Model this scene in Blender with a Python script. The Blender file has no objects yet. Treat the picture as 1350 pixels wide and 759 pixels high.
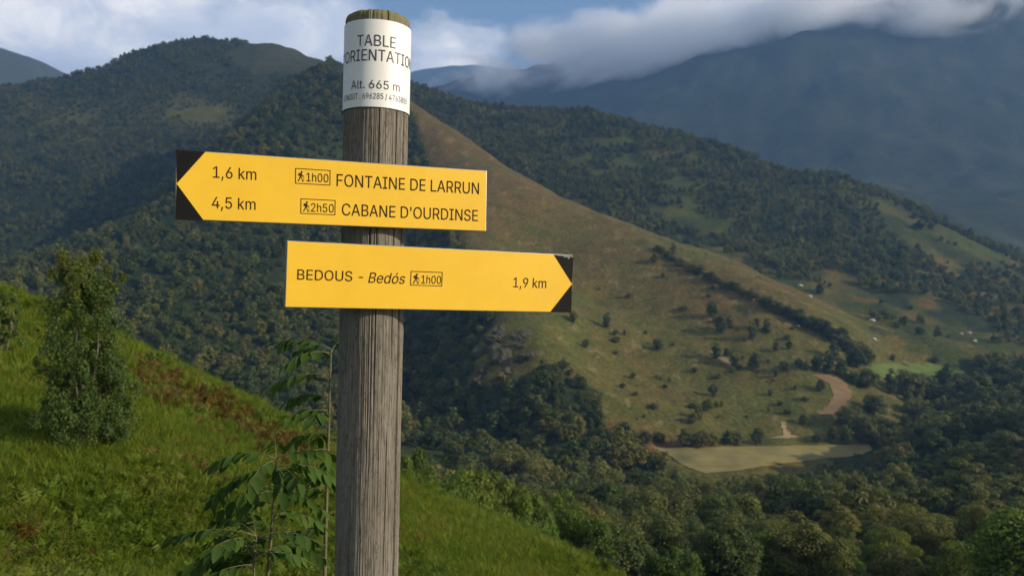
import bpy, bmesh, math, random
import numpy as np
from mathutils import Vector, Matrix, Euler
from mathutils.geometry import delaunay_2d_cdt

# ------------------------------------------------------------------ camera, world, sun, exposure
SC = bpy.context.scene
COL = SC.collection
F, CX, CY, EYE = 1050.0, 675.0, 379.5, 1.6        # photo pixels (1350 wide), 28 mm lens
cam_d = bpy.data.cameras.new('camera')
cam_d.sensor_width = 36.0
cam_d.lens = 28.0
cam_d.clip_start = 0.05
cam_d.clip_end = 60000.0
cam_d.dof.use_dof = True
cam_d.dof.focus_distance = 1.5
cam_d.dof.aperture_fstop = 9.0
cam = bpy.data.objects.new('camera', cam_d)
COL.objects.link(cam)
cam.location = (0, 0, EYE)
cam.rotation_euler = (math.radians(90), 0, 0)
SC.camera = cam

SUN_AZ, SUN_EL = math.radians(106), math.radians(21)
sun_dir = Vector((math.sin(SUN_AZ) * math.cos(SUN_EL), math.cos(SUN_AZ) * math.cos(SUN_EL), math.sin(SUN_EL)))
sun_d = bpy.data.lights.new('sun', 'SUN')
sun_d.energy = 5.0
sun_d.angle = math.radians(0.6)
sun_d.color = (1.0, 0.84, 0.62)
sun = bpy.data.objects.new('sun', sun_d)
COL.objects.link(sun)
sun.location = (20, -10, 30)
sun.rotation_euler = (-sun_dir).to_track_quat('-Z', 'Y').to_euler()

SC.view_settings.view_transform = 'Standard'
SC.view_settings.look = 'None'
SC.view_settings.gamma = 1.0
SC.view_settings.use_curve_mapping = False
SC.view_settings.exposure = 0.0
SC.render.engine = 'CYCLES'
SC.cycles.use_denoising = True
SC.cycles.max_bounces = 12
SC.cycles.diffuse_bounces = 3
SC.cycles.transmission_bounces = 3
SC.cycles.volume_bounces = 10
SC.cycles.transparent_max_bounces = 8
SC.cycles.sample_clamp_indirect = 6.0


class NT:
    """small helper to write node trees"""
    def __init__(s, tree):
        s.t = tree
        tree.nodes.clear()
    def n(s, typ, **kw):
        nd = s.t.nodes.new(typ)
        for k, v in kw.items():
            if k.startswith('i_'):
                k = k[2:]
                key = int(k) if k.isdigit() else k.replace('__', ' ')
                s.put(nd.inputs[key], v)
            else:
                setattr(nd, k, v)
        return nd
    def put(s, sock, v):
        if isinstance(v, bpy.types.NodeSocket):
            s.t.links.new(v, sock)
        elif isinstance(v, bpy.types.Node):
            s.t.links.new(v.outputs[0], sock)
        else:
            sock.default_value = v
    def math(s, op, a, b=0.0, clamp=False):
        nd = s.t.nodes.new('ShaderNodeMath')
        nd.operation = op
        nd.use_clamp = clamp
        s.put(nd.inputs[0], a)
        s.put(nd.inputs[1], b)
        return nd.outputs[0]
    def ramp(s, fac, stops, interp='LINEAR'):
        nd = s.t.nodes.new('ShaderNodeValToRGB')
        nd.color_ramp.interpolation = interp
        cr = nd.color_ramp
        while len(cr.elements) > 1:
            cr.elements.remove(cr.elements[-1])
        cr.elements[0].position = stops[0][0]
        cr.elements[0].color = stops[0][1]
        for p, c in stops[1:]:
            e = cr.elements.new(p)
            e.color = c
        s.put(nd.inputs[0], fac)
        return nd.outputs[0]
    def mix(s, fac, a, b, mode='MIX'):
        nd = s.t.nodes.new('ShaderNodeMix')
        nd.data_type = 'RGBA'
        nd.blend_type = mode
        s.put(nd.inputs[0], fac)
        s.put(nd.inputs[6], a)
        s.put(nd.inputs[7], b)
        return nd.outputs[2]
    def noise(s, vec, scale, detail=4.0, rough=0.5, dist=0.0):
        nd = s.n('ShaderNodeTexNoise', i_Scale=scale, i_Detail=detail, i_Roughness=rough, i_Distortion=dist)
        if vec is not None:
            s.put(nd.inputs['Vector'], vec)
        return nd.outputs[0]
    def mapping(s, vec, loc=(0, 0, 0), rot=(0, 0, 0), scale=(1, 1, 1)):
        nd = s.n('ShaderNodeMapping')
        s.put(nd.inputs[0], vec)
        nd.inputs[1].default_value = loc
        nd.inputs[2].default_value = rot
        nd.inputs[3].default_value = scale
        return nd.outputs[0]


def G(v):
    return (v, v, v, 1)


def C4(r, g, b):
    return (r, g, b, 1)


# ---- world: Nishita sky with broken morning clouds
world = bpy.data.worlds.new('World')
SC.world = world
world.use_nodes = True
W = NT(world.node_tree)
sky = W.n('ShaderNodeTexSky', sky_type='NISHITA', sun_disc=False, sun_elevation=SUN_EL, sun_rotation=SUN_AZ,
          altitude=700.0, air_density=1.0, dust_density=0.6, ozone_density=1.3)
tc = W.n('ShaderNodeTexCoord')
dirv = tc.outputs['Generated']
sep = W.n('ShaderNodeSeparateXYZ', i_0=dirv)
# cloud sheet: direction with the height stretched, so clouds lie in flat heaps
cv = W.mapping(dirv, loc=(1.7, 0.25, 0.42), scale=(1.0, 1.0, 2.1))
big = W.noise(cv, 3.1, 7.0, 0.56, 0.35)
fine = W.noise(W.mapping(dirv, loc=(4.2, 1.1, 0.3), scale=(1, 1, 1.8)), 11.0, 6.0, 0.6, 0.5)
shape = W.math('ADD', W.math('MULTIPLY', big, 0.8), W.math('MULTIPLY', fine, 0.2))


def lobe(px, py, width):
    """cloudiness round one direction of the sky"""
    d = Vector(((px - CX) / F, 1.0, (CY - py) / F)).normalized()
    dot = W.n('ShaderNodeVectorMath', operation='DOT_PRODUCT', i_0=dirv)
    dot.inputs[1].default_value = d
    k = 1.0 / (1.0 - math.cos(math.radians(width)))
    return W.math('SUBTRACT', 1.0, W.math('MULTIPLY', W.math('SUBTRACT', 1.0, dot.outputs['Value']), k), clamp=True)


bias = 0.0
for px, py, wd, amt in ((60, 60, 17, 0.26), (400, 50, 5.5, 0.22), (230, 100, 9, 0.14), (1250, 10, 16, 0.22), (930, 70, 6, 0.17),
                        (590, 105, 6, 0.20), (740, 10, 8, -0.22), (330, -30, 5, -0.10), (560, 20, 5, -0.10)):
    bias = W.math('ADD', W.math('MULTIPLY', lobe(px, py, wd), amt), bias)
shape = W.math('ADD', shape, bias)
cover = W.ramp(shape, [(0.43, G(0)), (0.53, G(0.55)), (0.64, G(1))], 'EASE')
shade = W.noise(W.mapping(dirv, loc=(0.3, 2.0, 1.36), scale=(1, 1, 2.0)), 5.5, 7.0, 0.58, 0.6)
ccol = W.ramp(shade, [(0.36, C4(6.6, 7.2, 8.2)), (0.50, C4(9.0, 9.2, 9.6)), (0.62, C4(13.5, 12.8, 11.8))])
skyc = W.mix(cover, W.mix(1.0, sky.outputs[0], C4(1.35, 1.3, 1.2), 'MULTIPLY'), ccol)
bg = W.n('ShaderNodeBackground', i_Color=skyc, i_Strength=0.105)
W.n('ShaderNodeOutputWorld', i_Surface=bg)

# ------------------------------------------------------------------ helpers
RNG = np.random.default_rng(11)
random.seed(5)


def P(px, py, Y):
    return ((px - CX) / F * Y, Y, EYE + (CY - py) / F * Y)


def link(name, data, parent=None):
    o = bpy.data.objects.new(name, data)
    COL.objects.link(o)
    if parent is not None:
        o.parent = parent
    return o


def tag(o, label=None, cat=None, group=None, kind=None):
    if label: o['label'] = label
    if cat: o['category'] = cat
    if group: o['group'] = group
    if kind: o['kind'] = kind
    return o


def mesh_np(name, verts, faces, mat=None, smooth=False, mats=None, midx=None):
    verts = np.asarray(verts, dtype=np.float32)
    faces = np.asarray(faces, dtype=np.int32)
    me = bpy.data.meshes.new(name)
    me.vertices.add(len(verts))
    me.vertices.foreach_set('co', verts.ravel())
    k = faces.shape[1]
    me.loops.add(faces.size)
    me.loops.foreach_set('vertex_index', faces.ravel())
    me.polygons.add(len(faces))
    me.polygons.foreach_set('loop_start', np.arange(0, faces.size, k, dtype=np.int32))
    me.polygons.foreach_set('loop_total', np.full(len(faces), k, dtype=np.int32))
    me.polygons.foreach_set('use_smooth', np.full(len(faces), smooth))
    for m in (mats or ([mat] if mat else [])):
        me.materials.append(m)
    if midx is not None:
        me.polygons.foreach_set('material_index', np.asarray(midx, dtype=np.int32))
    me.update(calc_edges=True)
    return me


def mesh_py(name, verts, faces, mat=None, smooth=False):
    me = bpy.data.meshes.new(name)
    me.from_pydata([tuple(v) for v in verts], [], [tuple(f) for f in faces])
    if mat: me.materials.append(mat)
    if smooth:
        for p in me.polygons: p.use_smooth = True
    me.update()
    return me


def mat_new(name):
    m = bpy.data.materials.new(name)
    m.use_nodes = True
    return m, NT(m.node_tree)


def principled(T, **kw):
    b = T.n('ShaderNodeBsdfPrincipled')
    for k, v in kw.items():
        T.put(b.inputs[k.replace('__', ' ')], v)
    return b


# ---- value noise
def _hash(ix, iy, seed):
    h = (ix.astype(np.int64) * 374761393 + iy.astype(np.int64) * 668265263 + seed * 974634777) & 0xFFFFFFFF
    h = ((h ^ (h >> 13)) * 1274126177) & 0xFFFFFFFF
    return ((h ^ (h >> 16)) & 0xFFFF) / 65535.0


def vnoise(x, y, seed=0):
    ix, iy = np.floor(x), np.floor(y)
    fx, fy = x - ix, y - iy
    fx, fy = fx * fx * fx * (fx * (fx * 6 - 15) + 10), fy * fy * fy * (fy * (fy * 6 - 15) + 10)
    a, b = _hash(ix, iy, seed), _hash(ix + 1, iy, seed)
    c, d = _hash(ix, iy + 1, seed), _hash(ix + 1, iy + 1, seed)
    return (a + (b - a) * fx) * (1 - fy) + (c + (d - c) * fx) * fy


def fbm(x, y, size, octaves=4, seed=0, gain=0.5):
    s, amp, tot = 0.0, 1.0, 0.0
    x, y = np.asarray(x, float) / size, np.asarray(y, float) / size
    for k in range(octaves):
        s = s + amp * (vnoise(x, y, seed + k * 7) * 2 - 1)
        tot += amp
        amp *= gain
        x, y = x * 2.03 + 11.3, y * 2.03 - 5.7
    return s / tot


def tps(pts):
    """thin-plate surface through measured points (x, y, z)"""
    p = np.asarray(pts, float)
    sc = np.ptp(p[:, :2], axis=0).max()
    c = p[:, :2].mean(0)
    q = (p[:, :2] - c) / sc
    n = len(q)
    r2 = ((q[:, None] - q[None]) ** 2).sum(2)
    K = 0.5 * r2 * np.log(r2 + 1e-12) + np.eye(n) * 1e-5
    A = np.zeros((n + 3, n + 3))
    A[:n, :n] = K
    A[:n, n] = 1; A[:n, n + 1:] = q
    A[n, :n] = 1; A[n + 1:, :n] = q.T
    b = np.zeros(n + 3); b[:n] = p[:, 2]
    w = np.linalg.solve(A, b)
    def f(x, y):
        x = (np.asarray(x, float) - c[0]) / sc
        y = (np.asarray(y, float) - c[1]) / sc
        out = w[n] + w[n + 1] * x + w[n + 2] * y
        for i in range(n):
            d = (x - q[i, 0]) ** 2 + (y - q[i, 1]) ** 2
            out = out + w[i] * 0.5 * d * np.log(d + 1e-12)
        return out
    return f


# ------------------------------------------------------------------ the land
near_pts = [(0, 0, 0), (-3, 0, .1), (3, 0, -.15), (0, -10, .8), (-12, -10, 1.5), (12, -10, -1), (0, 3, -.2), (-14, 2, 0.2), (-30, -10, 3), (25, -10, -5),
            (-26, 6, 1.2), (-1, 5, -.9), (-4, 6, -.95), (2, 5, -1.1), (6, 5, -1.9), (12, 4, -3.2), (25, 6, -9), (10, 14, -6.5), (20, 20, -12)]
for px, seq in ((-420, ((560, 15), (400, 24), (280, 34), (275, 46), (330, 64))),
                (-200, ((759, 9), (560, 16), (430, 24), (330, 34), (345, 45), (430, 64))),
                (0, ((759, 10), (600, 15), (480, 22), (387, 32), (400, 43), (500, 64))),
                (170, ((759, 11), (620, 15.5), (520, 22), (464, 31), (485, 42), (590, 62))),
                (360, ((759, 13), (650, 18), (590, 24), (548, 31), (580, 42), (690, 60))),
                (530, ((759, 16), (690, 20.5), (634, 28), (670, 38), (780, 55))),
                (700, ((850, 14), (759, 20.5), (709, 25.5), (752, 34), (860, 50))),
                (820, ((860, 16), (768, 22.5), (822, 32), (930, 48))),
                (1000, ((930, 16), (900, 24), (960, 34), (1020, 48)))):
    near_pts += [P(px, py, Y) for py, Y in seq]
_near = tps(near_pts)


def h_near(x, y):
    r = np.hypot(x, np.asarray(y) - 1.5)
    return _near(x, y) + fbm(x, y, 5.0, 4, 3) * 0.28 * np.clip((r - 1) / 8, 0, 1)


def hill(pts, amp, size, seed, direct=()):
    f = tps([P(*p) for p in pts] + list(direct))
    def h(x, y):
        return f(x, y) + fbm(x, y, size, 5, seed, 0.52) * amp + fbm(x, y, size * .22, 3, seed + 5) * amp * .24
    return h


V_pts = [(850, 830, 80), (1000, 800, 95), (1200, 800, 95), (1350, 800, 95), (1600, 780, 95), (650, 830, 80), (450, 760, 90), (200, 700, 100), (-100, 660, 110),
         (950, 745, 165), (1150, 725, 175), (1350, 715, 175), (1600, 690, 175), (750, 745, 170), (560, 720, 200), (300, 640, 240), (0, 560, 260),
         (900, 690, 270), (1100, 675, 290), (1350, 645, 300), (1600, 600, 300), (700, 690, 280), (540, 660, 320), (400, 600, 380), (150, 520, 430), (-150, 470, 450),
         (860, 640, 400), (930, 628, 430), (1060, 622, 440), (1150, 608, 450), (860, 606, 470), (1000, 588, 490), (1150, 588, 490), (1250, 575, 430), (1350, 560, 430), (1600, 520, 430),
         (1160, 545, 560), (1250, 520, 580), (1150, 500, 620), (1210, 478, 680), (1270, 492, 640), (1350, 470, 690), (1600, 440, 700),
         (640, 610, 420), (560, 560, 520), (500, 500, 680), (480, 430, 850)]
E_pts = [(440, 72, 1190), (500, 112, 1120), (543, 146, 1080), (600, 182, 1035), (650, 214, 1000), (705, 243, 965), (760, 270, 930), (830, 291, 880), (900, 322, 800), (1000, 385, 700), (1100, 440, 640),
         (590, 262, 860), (615, 320, 760), (645, 392, 640), (665, 436, 570), (700, 478, 520), (745, 525, 485), (790, 572, 455), (850, 603, 440),
         (690, 320, 790), (740, 390, 680), (800, 400, 690), (900, 450, 620), (800, 490, 555), (900, 555, 500), (1000, 565, 505), (1040, 500, 560), (1110, 510, 555), (1150, 480, 620), (870, 585, 470),
         (520, 300, 880), (545, 400, 740), (580, 480, 620), (620, 560, 500), (680, 620, 430), (760, 640, 400), (500, 220, 1000),
         (1000, 620, 430), (1200, 540, 560), (1250, 500, 640)]
E_dir = [(-260, 1400, 200), (-100, 1300, 120), (30, 1200, 60), (150, 1080, 10), (300, 900, -45), (420, 760, -75)]
D_pts = [(440, 84, 1180), (395, 122, 1090), (330, 172, 1000), (265, 225, 920), (200, 275, 850), (100, 322, 770), (0, 352, 710), (-150, 395, 640), (-350, 440, 560),
         (400, 220, 900), (300, 300, 760), (420, 330, 740), (360, 400, 620), (240, 370, 640), (120, 395, 590), (0, 430, 530), (440, 440, 610), (400, 520, 500), (280, 480, 500), (100, 490, 440),
         (480, 240, 930), (520, 340, 800), (500, 480, 620), (480, 560, 490), (-150, 480, 470)]
D_dir = [(-420, 1330, 190), (-520, 1180, 120), (-520, 1040, 40), (-640, 930, -20), (-760, 800, -70), (-200, 1450, 200)]
C_pts = [(-400, 150, 1500), (-150, 125, 1600), (0, 117, 1650), (90, 107, 1700), (130, 93, 1700), (170, 79, 1720), (240, 61, 1750), (330, 54, 1760), (370, 58, 1750), (410, 71, 1730), (450, 84, 1700), (520, 125, 1700), (580, 160, 1700),
         (0, 190, 1350), (150, 150, 1450), (300, 110, 1560), (400, 120, 1520), (300, 175, 1380), (100, 230, 1200), (200, 215, 1270), (0, 290, 1060), (-150, 330, 950), (100, 300, 1040), (-300, 300, 1000), (300, 240, 1200), (420, 200, 1350)]
C_dir = [(-1200, 2300, 250), (-700, 2400, 330), (-400, 2400, 300), (-100, 2300, 180)]
F_pts = [(430, 112, 1650), (543, 122, 1600), (600, 137, 1560), (650, 146, 1530), (700, 151, 1500), (770, 149, 1450), (830, 167, 1400), (900, 187, 1350), (960, 206, 1310), (1010, 229, 1280), (1060, 240, 1250), (1085, 238, 1240), (1112, 239, 1230), (1150, 255, 1210), (1230, 286, 1180), (1300, 321, 1150), (1350, 346, 1130), (1500, 400, 1080), (1700, 460, 1000),
         (640, 190, 1330), (740, 240, 1180), (800, 225, 1250), (860, 280, 1080), (950, 270, 1120), (1000, 330, 960), (1050, 290, 1080), (1110, 340, 970), (1200, 350, 960), (1280, 380, 930), (1000, 392, 790), (1080, 420, 730), (1160, 425, 745), (1230, 440, 730), (1320, 460, 700), (1340, 400, 860), (1500, 450, 820)]
F_dir = [(-300, 2000, 250), (0, 1950, 220), (300, 1800, 150), (600, 1650, 60), (850, 1450, -30)]
G_pts = [(560, 150, 5200), (640, 118, 5000), (740, 100, 4700), (800, 70, 4500), (900, 60, 4200), (1000, 30, 3900), (1150, 15, 3700), (1350, -10, 3500), (1600, -30, 3300), (1900, -60, 3200),
         (700, 190, 3600), (800, 190, 3200), (950, 190, 2900), (1100, 240, 2350), (1250, 250, 2200), (1350, 300, 1950), (1600, 350, 1700), (1900, 300, 1800), (1100, 130, 2950), (1350, 150, 2650)]
G_dir = [(1000, 6500, 300), (2500, 6000, 500), (-300, 6800, 100)]
B_pts = [(-400, 20, 4600), (-200, 30, 4400), (-80, 42, 4200), (0, 66, 4000), (45, 82, 3950), (90, 107, 3900), (160, 150, 3900), (0, 200, 2900), (-200, 220, 2800), (100, 220, 2800), (250, 190, 3900)]
B_dir = [(-3600, 6200, 400), (-2400, 6000, 300), (-1600, 5500, 200)]
K_pts = [(480, 135, 9000), (545, 118, 9000), (590, 106, 9000), (640, 112, 9000), (700, 122, 9000), (760, 128, 9000), (820, 150, 9000), (590, 160, 7200), (480, 200, 7200), (720, 160, 7200), (900, 200, 7200), (350, 200, 9000)]
K_dir = [(-2000, 10400, 200), (-500, 10400, 400), (1000, 10400, 300)]

HILLS = [('valley_floor', hill(V_pts, 3.0, 60, 21)),
         ('bracken_ridge', hill(E_pts, 9.0, 120, 31, E_dir)),
         ('wooded_spur', hill(D_pts, 13.0, 150, 41, D_dir)),
         ('wooded_mountain', hill(C_pts, 26.0, 260, 51, C_dir)),
         ('wooded_hill', hill(F_pts, 16.0, 200, 61, F_dir)),
         ('cloud_capped_mountain', hill(G_pts, 110.0, 900, 71, G_dir)),
         ('far_hill', hill(B_pts, 40.0, 500, 81, B_dir)),
         ('distant_peak', hill(K_pts, 60.0, 900, 91, K_dir))]
LIM = [(0, 60, 900), (1, 380, 1500), (2, 380, 1500), (3, 850, 2450), (4, 640, 2100), (5, 1600, 6900), (6, 2500, 6200), (7, 6900, 10500)]

# perspective-spaced grid: rows of constant depth, columns of constant bearing
NC, NR = 620, 720
GA = (np.linspace(-560, 1940, NC) - CX) / F
GY = np.exp(np.linspace(math.log(55), math.log(10400), NR))
GX = GA[None, :] * GY[:, None]
GYY = np.repeat(GY[:, None], NC, 1)
stack = np.full((len(HILLS), NR, NC), -400.0)
PXCOL = GA * F + CX
for i, y0, y1 in LIM:
    r0, r1 = np.searchsorted(GY, y0), np.searchsorted(GY, y1)
    stack[i, r0:r1] = HILLS[i][1](GX[r0:r1], GYY[r0:r1])
    # fade each landform out at its depth limits so that it sinks under its neighbours
    t = np.clip((GY[r0:r1] - y0) / (0.08 * y0), 0, 1) * np.clip((y1 - GY[r0:r1]) / (0.08 * y1), 0, 1)
    stack[i, r0:r1] -= ((1 - t) ** 2 * (0.1 * GY[r0:r1]))[:, None]
stack[5][:, PXCOL < 520] -= 400
stack[6][:, PXCOL > 330] -= 400
for i, a, bb, k in ((1, 505, 1290, 1.1), (2, -900, 505, 1.1), (3, -900, 585, 0.8), (0, -900, 2500, 1.0)):
    # outside its own bearing each landform dips under its neighbour
    d = np.clip(a - PXCOL, 0, None) + np.clip(PXCOL - bb, 0, None)
    stack[i] -= (d[None] / F) * GY[:, None] * k
fa = np.interp(GY, [650, 700, 800, 1000, 1250, 1500], [1120, 1080, 990, 860, 610, 420])
stack[4] -= np.clip(fa[:, None] - PXCOL[None], 0, None) / F * GY[:, None] * 0.8
H = np.maximum(stack.max(0), np.where(GYY < 900, -130, np.where(GYY < 3000, -60.0, 0.0)))
WHO = stack.argmax(0)
ELEV = (H - EYE) / GYY
PYG = CY - ELEV * F
# nearer slope also hides things
near_top = np.full(NC, -9.0)
for Y in np.arange(8, 60, 1.0):
    near_top = np.maximum(near_top, (h_near(GA * Y, np.full(NC, Y)) - EYE) / Y)
HOR = np.maximum.accumulate(np.vstack([near_top[None], ELEV]), 0)[:-1]     # highest elevation in front of each row


def g_lookup(arr, x, y):
    x, y = np.asarray(x, float), np.asarray(y, float)
    ci = np.clip((x / y - GA[0]) / (GA[1] - GA[0]), 0, NC - 1.001)
    ri = np.clip((np.log(y) - math.log(55)) / (math.log(10400) - math.log(55)) * (NR - 1), 0, NR - 1.001)
    c0, r0 = ci.astype(int), ri.astype(int)
    fc, fr = ci - c0, ri - r0
    return (arr[r0, c0] * (1 - fc) + arr[r0, c0 + 1] * fc) * (1 - fr) + (arr[r0 + 1, c0] * (1 - fc) + arr[r0 + 1, c0 + 1] * fc) * fr


def height(x, y):
    return g_lookup(H, x, y)


def who(x, y):
    ci = np.clip(np.round((np.asarray(x) / y - GA[0]) / (GA[1] - GA[0])), 0, NC - 1).astype(int)
    ri = np.clip(np.round((np.log(y) - math.log(55)) / (math.log(10400) - math.log(55)) * (NR - 1)), 0, NR - 1).astype(int)
    return WHO[ri, ci]


def hit(px, py, ymin=56.0):
    """where the line of sight through a photo pixel meets the land"""
    ci = int(round(((px - CX) / F - GA[0]) / (GA[1] - GA[0])))
    ci = min(max(ci, 0), NC - 1)
    col = PYG[:, ci]
    for r in range(NR):
        if GY[r] > ymin and col[r] <= py:
            if r and col[r - 1] > py:
                t = (col[r - 1] - py) / (col[r - 1] - col[r] + 1e-9)
                Y = GY[r - 1] * (1 - t) + GY[r] * t
            else:
                Y = GY[r]
            x = (px - CX) / F * Y
            return (x, Y, float(height(x, Y)))
    return None


def in_poly(px, py, poly):
    px, py = np.asarray(px, float), np.asarray(py, float)
    ins = np.zeros(px.shape, bool)
    n = len(poly)
    for i in range(n):
        x1, y1 = poly[i]
        x2, y2 = poly[(i + 1) % n]
        c = ((y1 > py) != (y2 > py)) & (px < (x2 - x1) * (py - y1) / (y2 - y1 + 1e-9) + x1)
        ins ^= c
    return ins


def blob(px, py, cx, cy, rx, ry):
    return np.exp(-(((px - cx) / rx) ** 2 + ((py - cy) / ry) ** 2))


# ---- land cover colours (bracken, turf, soil and woodland floor, with gully shade painted in)
PXG = np.repeat(PXCOL[None], NR, 0)
n1 = fbm(GX, GYY, 90, 4, 5)
n2 = fbm(GX, GYY, 28, 4, 15)
n3 = fbm(GX, GYY, 9, 3, 25)
turf = np.array([0.070, 0.090, 0.018])
brack = np.array([0.112, 0.074, 0.024])
dark = np.array([0.022, 0.034, 0.012])
olive = np.array([0.080, 0.080, 0.020])
red = np.array([0.115, 0.062, 0.028])
pale = np.array([0.24, 0.19, 0.11])
COV = np.zeros((NR, NC, 3)) + dark


def lay(mask, colour):
    m = np.clip(mask, 0, 1)[..., None]
    COV[:] = COV * (1 - m) + colour * m


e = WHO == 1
f_ = WHO == 4
lay(e * 1.0, olive)
lay(e * np.clip(0.35 + 1.8 * n1 + 0.8 * n2, 0, 1) * 0.75, brack)
lay(e * np.clip(0.1 + 1.5 * n2 + blob(PXG, PYG, 720, 300, 60, 25) * .8 + blob(PXG, PYG, 760, 440, 130, 50) * .9 + blob(PXG, PYG, 1010, 520, 90, 30) * .8, 0, 1) * 0.8, turf)
lay(e * np.clip(blob(PXG, PYG, 960, 395, 110, 45) * .9 + blob(PXG, PYG, 640, 230, 60, 40) * .7 + n2, 0, 1) * 0.8, brack)
lay(e * np.clip((330 - PYG) / 120 + n2 * .9, 0, 1) * 0.6, np.array([0.106, 0.072, 0.025]))
lay(e * np.clip(blob(PXG, PYG, 800, 580, 60, 22) * 1.2 + blob(PXG, PYG, 880, 590, 60, 12), 0, 1), red)
lay(e * (n3 > 0.5) * 0.3, pale)
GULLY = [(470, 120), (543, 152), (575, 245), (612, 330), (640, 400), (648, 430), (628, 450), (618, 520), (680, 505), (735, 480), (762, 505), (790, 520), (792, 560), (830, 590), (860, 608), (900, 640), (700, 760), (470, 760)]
lay(e * in_poly(PXG + 12 * n2, PYG + 8 * n3, GULLY) * 1.0, dark)  # woodland floor tone, laid dark over the gully to paint in the spur's shade
lay((WHO == 0) * np.clip(0.35 + n2, 0, 1), turf * 0.75)
lay(f_ * np.clip(0.45 + 1.5 * n2, 0, 1), olive)
lay(f_ * np.clip(0.1 + 1.6 * n1, 0, 1), turf * 0.75)
lay(f_ * np.clip(n2 * 2 - .2, 0, 1) * (PYG > 340), brack)
lay((WHO == 3) * (PYG < 215) * np.clip(blob(PXG, PYG, 280, 150, 60, 22) * 1.4 + blob(PXG, PYG, 90, 160, 110, 35) * .9 + n2 * .5, 0, 1), olive)
lay((WHO == 3) * np.clip(blob(PXG, PYG, 370, 75, 70, 26) * 1.3, 0, 1), np.array([0.045, 0.05, 0.022]))
lay((WHO == 2) * np.clip(0.3 + n2, 0, 1), np.array([0.04, 0.055, 0.018]))
lay((WHO == 5) * 1.0, np.array([0.035, 0.045, 0.022]))
lay((WHO == 5) * np.clip(n1 * 2, 0, 1) * .6, np.array([0.06, 0.065, 0.035]))
lay((WHO >= 6) * 1.0, np.array([0.05, 0.06, 0.03]))

land, T = mat_new('land')
att = T.n('ShaderNodeAttribute', attribute_name='cover')
geo = T.n('ShaderNodeNewGeometry')
na = T.noise(geo.outputs['Position'], 0.35, 6, 0.65)
nb = T.noise(geo.outputs['Position'], 0.06, 5, 0.6)
v = T.ramp(na, [(0.3, G(0.55)), (0.5, G(1.0)), (0.7, G(1.55))])
v2 = T.ramp(nb, [(0.3, C4(0.75, 0.82, 0.7)), (0.7, C4(1.3, 1.15, 1.1))])
colr = T.mix(1.0, T.mix(1.0, att.outputs['Color'], v, 'MULTIPLY'), v2, 'MULTIPLY')
bmp = T.n('ShaderNodeBump', i_Strength=0.9, i_Distance=1.2, i_Height=na)
b = principled(T, Base__Color=colr, Roughness=0.95, Normal=bmp.outputs[0])
b.inputs['Specular IOR Level'].default_value = 0.1
T.n('ShaderNodeOutputMaterial', i_Surface=b)

vid = np.arange(NR * NC).reshape(NR, NC)
quads = np.stack([vid[:-1, :-1], vid[:-1, 1:], vid[1:, 1:], vid[1:, :-1]], -1).reshape(-1, 4)
qwho = WHO[:-1, :-1].ravel()
allv = np.stack([GX, GYY, H], -1).reshape(-1, 3)
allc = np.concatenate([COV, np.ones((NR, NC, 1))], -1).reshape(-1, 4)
for i, (nm, _) in enumerate(HILLS):
    q = quads[qwho == i]
    used, inv = np.unique(q, return_inverse=True)
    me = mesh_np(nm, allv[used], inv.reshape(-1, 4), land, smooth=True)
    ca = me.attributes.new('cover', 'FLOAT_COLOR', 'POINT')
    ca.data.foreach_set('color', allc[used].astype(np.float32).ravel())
    tag(link(nm, me), kind='structure')

# ---- the near grassy slope, round and behind the camera too
grass_soil, T = mat_new('grass_soil')
geo = T.n('ShaderNodeNewGeometry')
na = T.noise(geo.outputs['Position'], 0.9, 6, 0.65)
nb = T.noise(geo.outputs['Position'], 0.16, 4, 0.6)
c1 = T.ramp(na, [(0.3, C4(0.018, 0.034, 0.007)), (0.55, C4(0.045, 0.075, 0.012)), (0.75, C4(0.08, 0.10, 0.02))])
c2 = T.mix(T.ramp(nb, [(0.5, G(0)), (0.68, G(0.6))]), c1, C4(0.09, 0.05, 0.018))
bmp = T.n('ShaderNodeBump', i_Strength=1.0, i_Distance=0.25, i_Height=na)
b = principled(T, Base__Color=c2, Roughness=0.9, Normal=bmp.outputs[0])
b.inputs['Specular IOR Level'].default_value = 0.1
T.n('ShaderNodeOutputMaterial', i_Surface=b)
xs, ys = np.linspace(-70, 48, 237), np.linspace(-34, 72, 213)
gx, gy = np.meshgrid(xs, ys)
gz = h_near(gx, gy)
vid = np.arange(gx.size).reshape(gx.shape)
q = np.stack([vid[:-1, :-1], vid[:-1, 1:], vid[1:, 1:], vid[1:, :-1]], -1).reshape(-1, 4)
tag(link('grassy_slope', mesh_np('grassy_slope', np.stack([gx, gy, gz], -1).reshape(-1, 3), q, grass_soil, True)), kind='structure')

# ---- fields on the valley floor
def field_mat(name, stops, scale, rows=2.2):
    m, T = mat_new(name)
    geo = T.n('ShaderNodeNewGeometry')
    pos = T.mapping(geo.outputs['Position'], rot=(0, 0, 0.2), scale=(1, rows, 1))
    nz = T.noise(pos, scale, 6, 0.6)
    c = T.ramp(nz, stops)
    bmp = T.n('ShaderNodeBump', i_Strength=0.6, i_Distance=0.6, i_Height=nz)
    b = principled(T, Base__Color=c, Roughness=0.95, Normal=bmp.outputs[0])
    b.inputs['Specular IOR Level'].default_value = 0.1
    T.n('ShaderNodeOutputMaterial', i_Surface=b)
    return m


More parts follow.
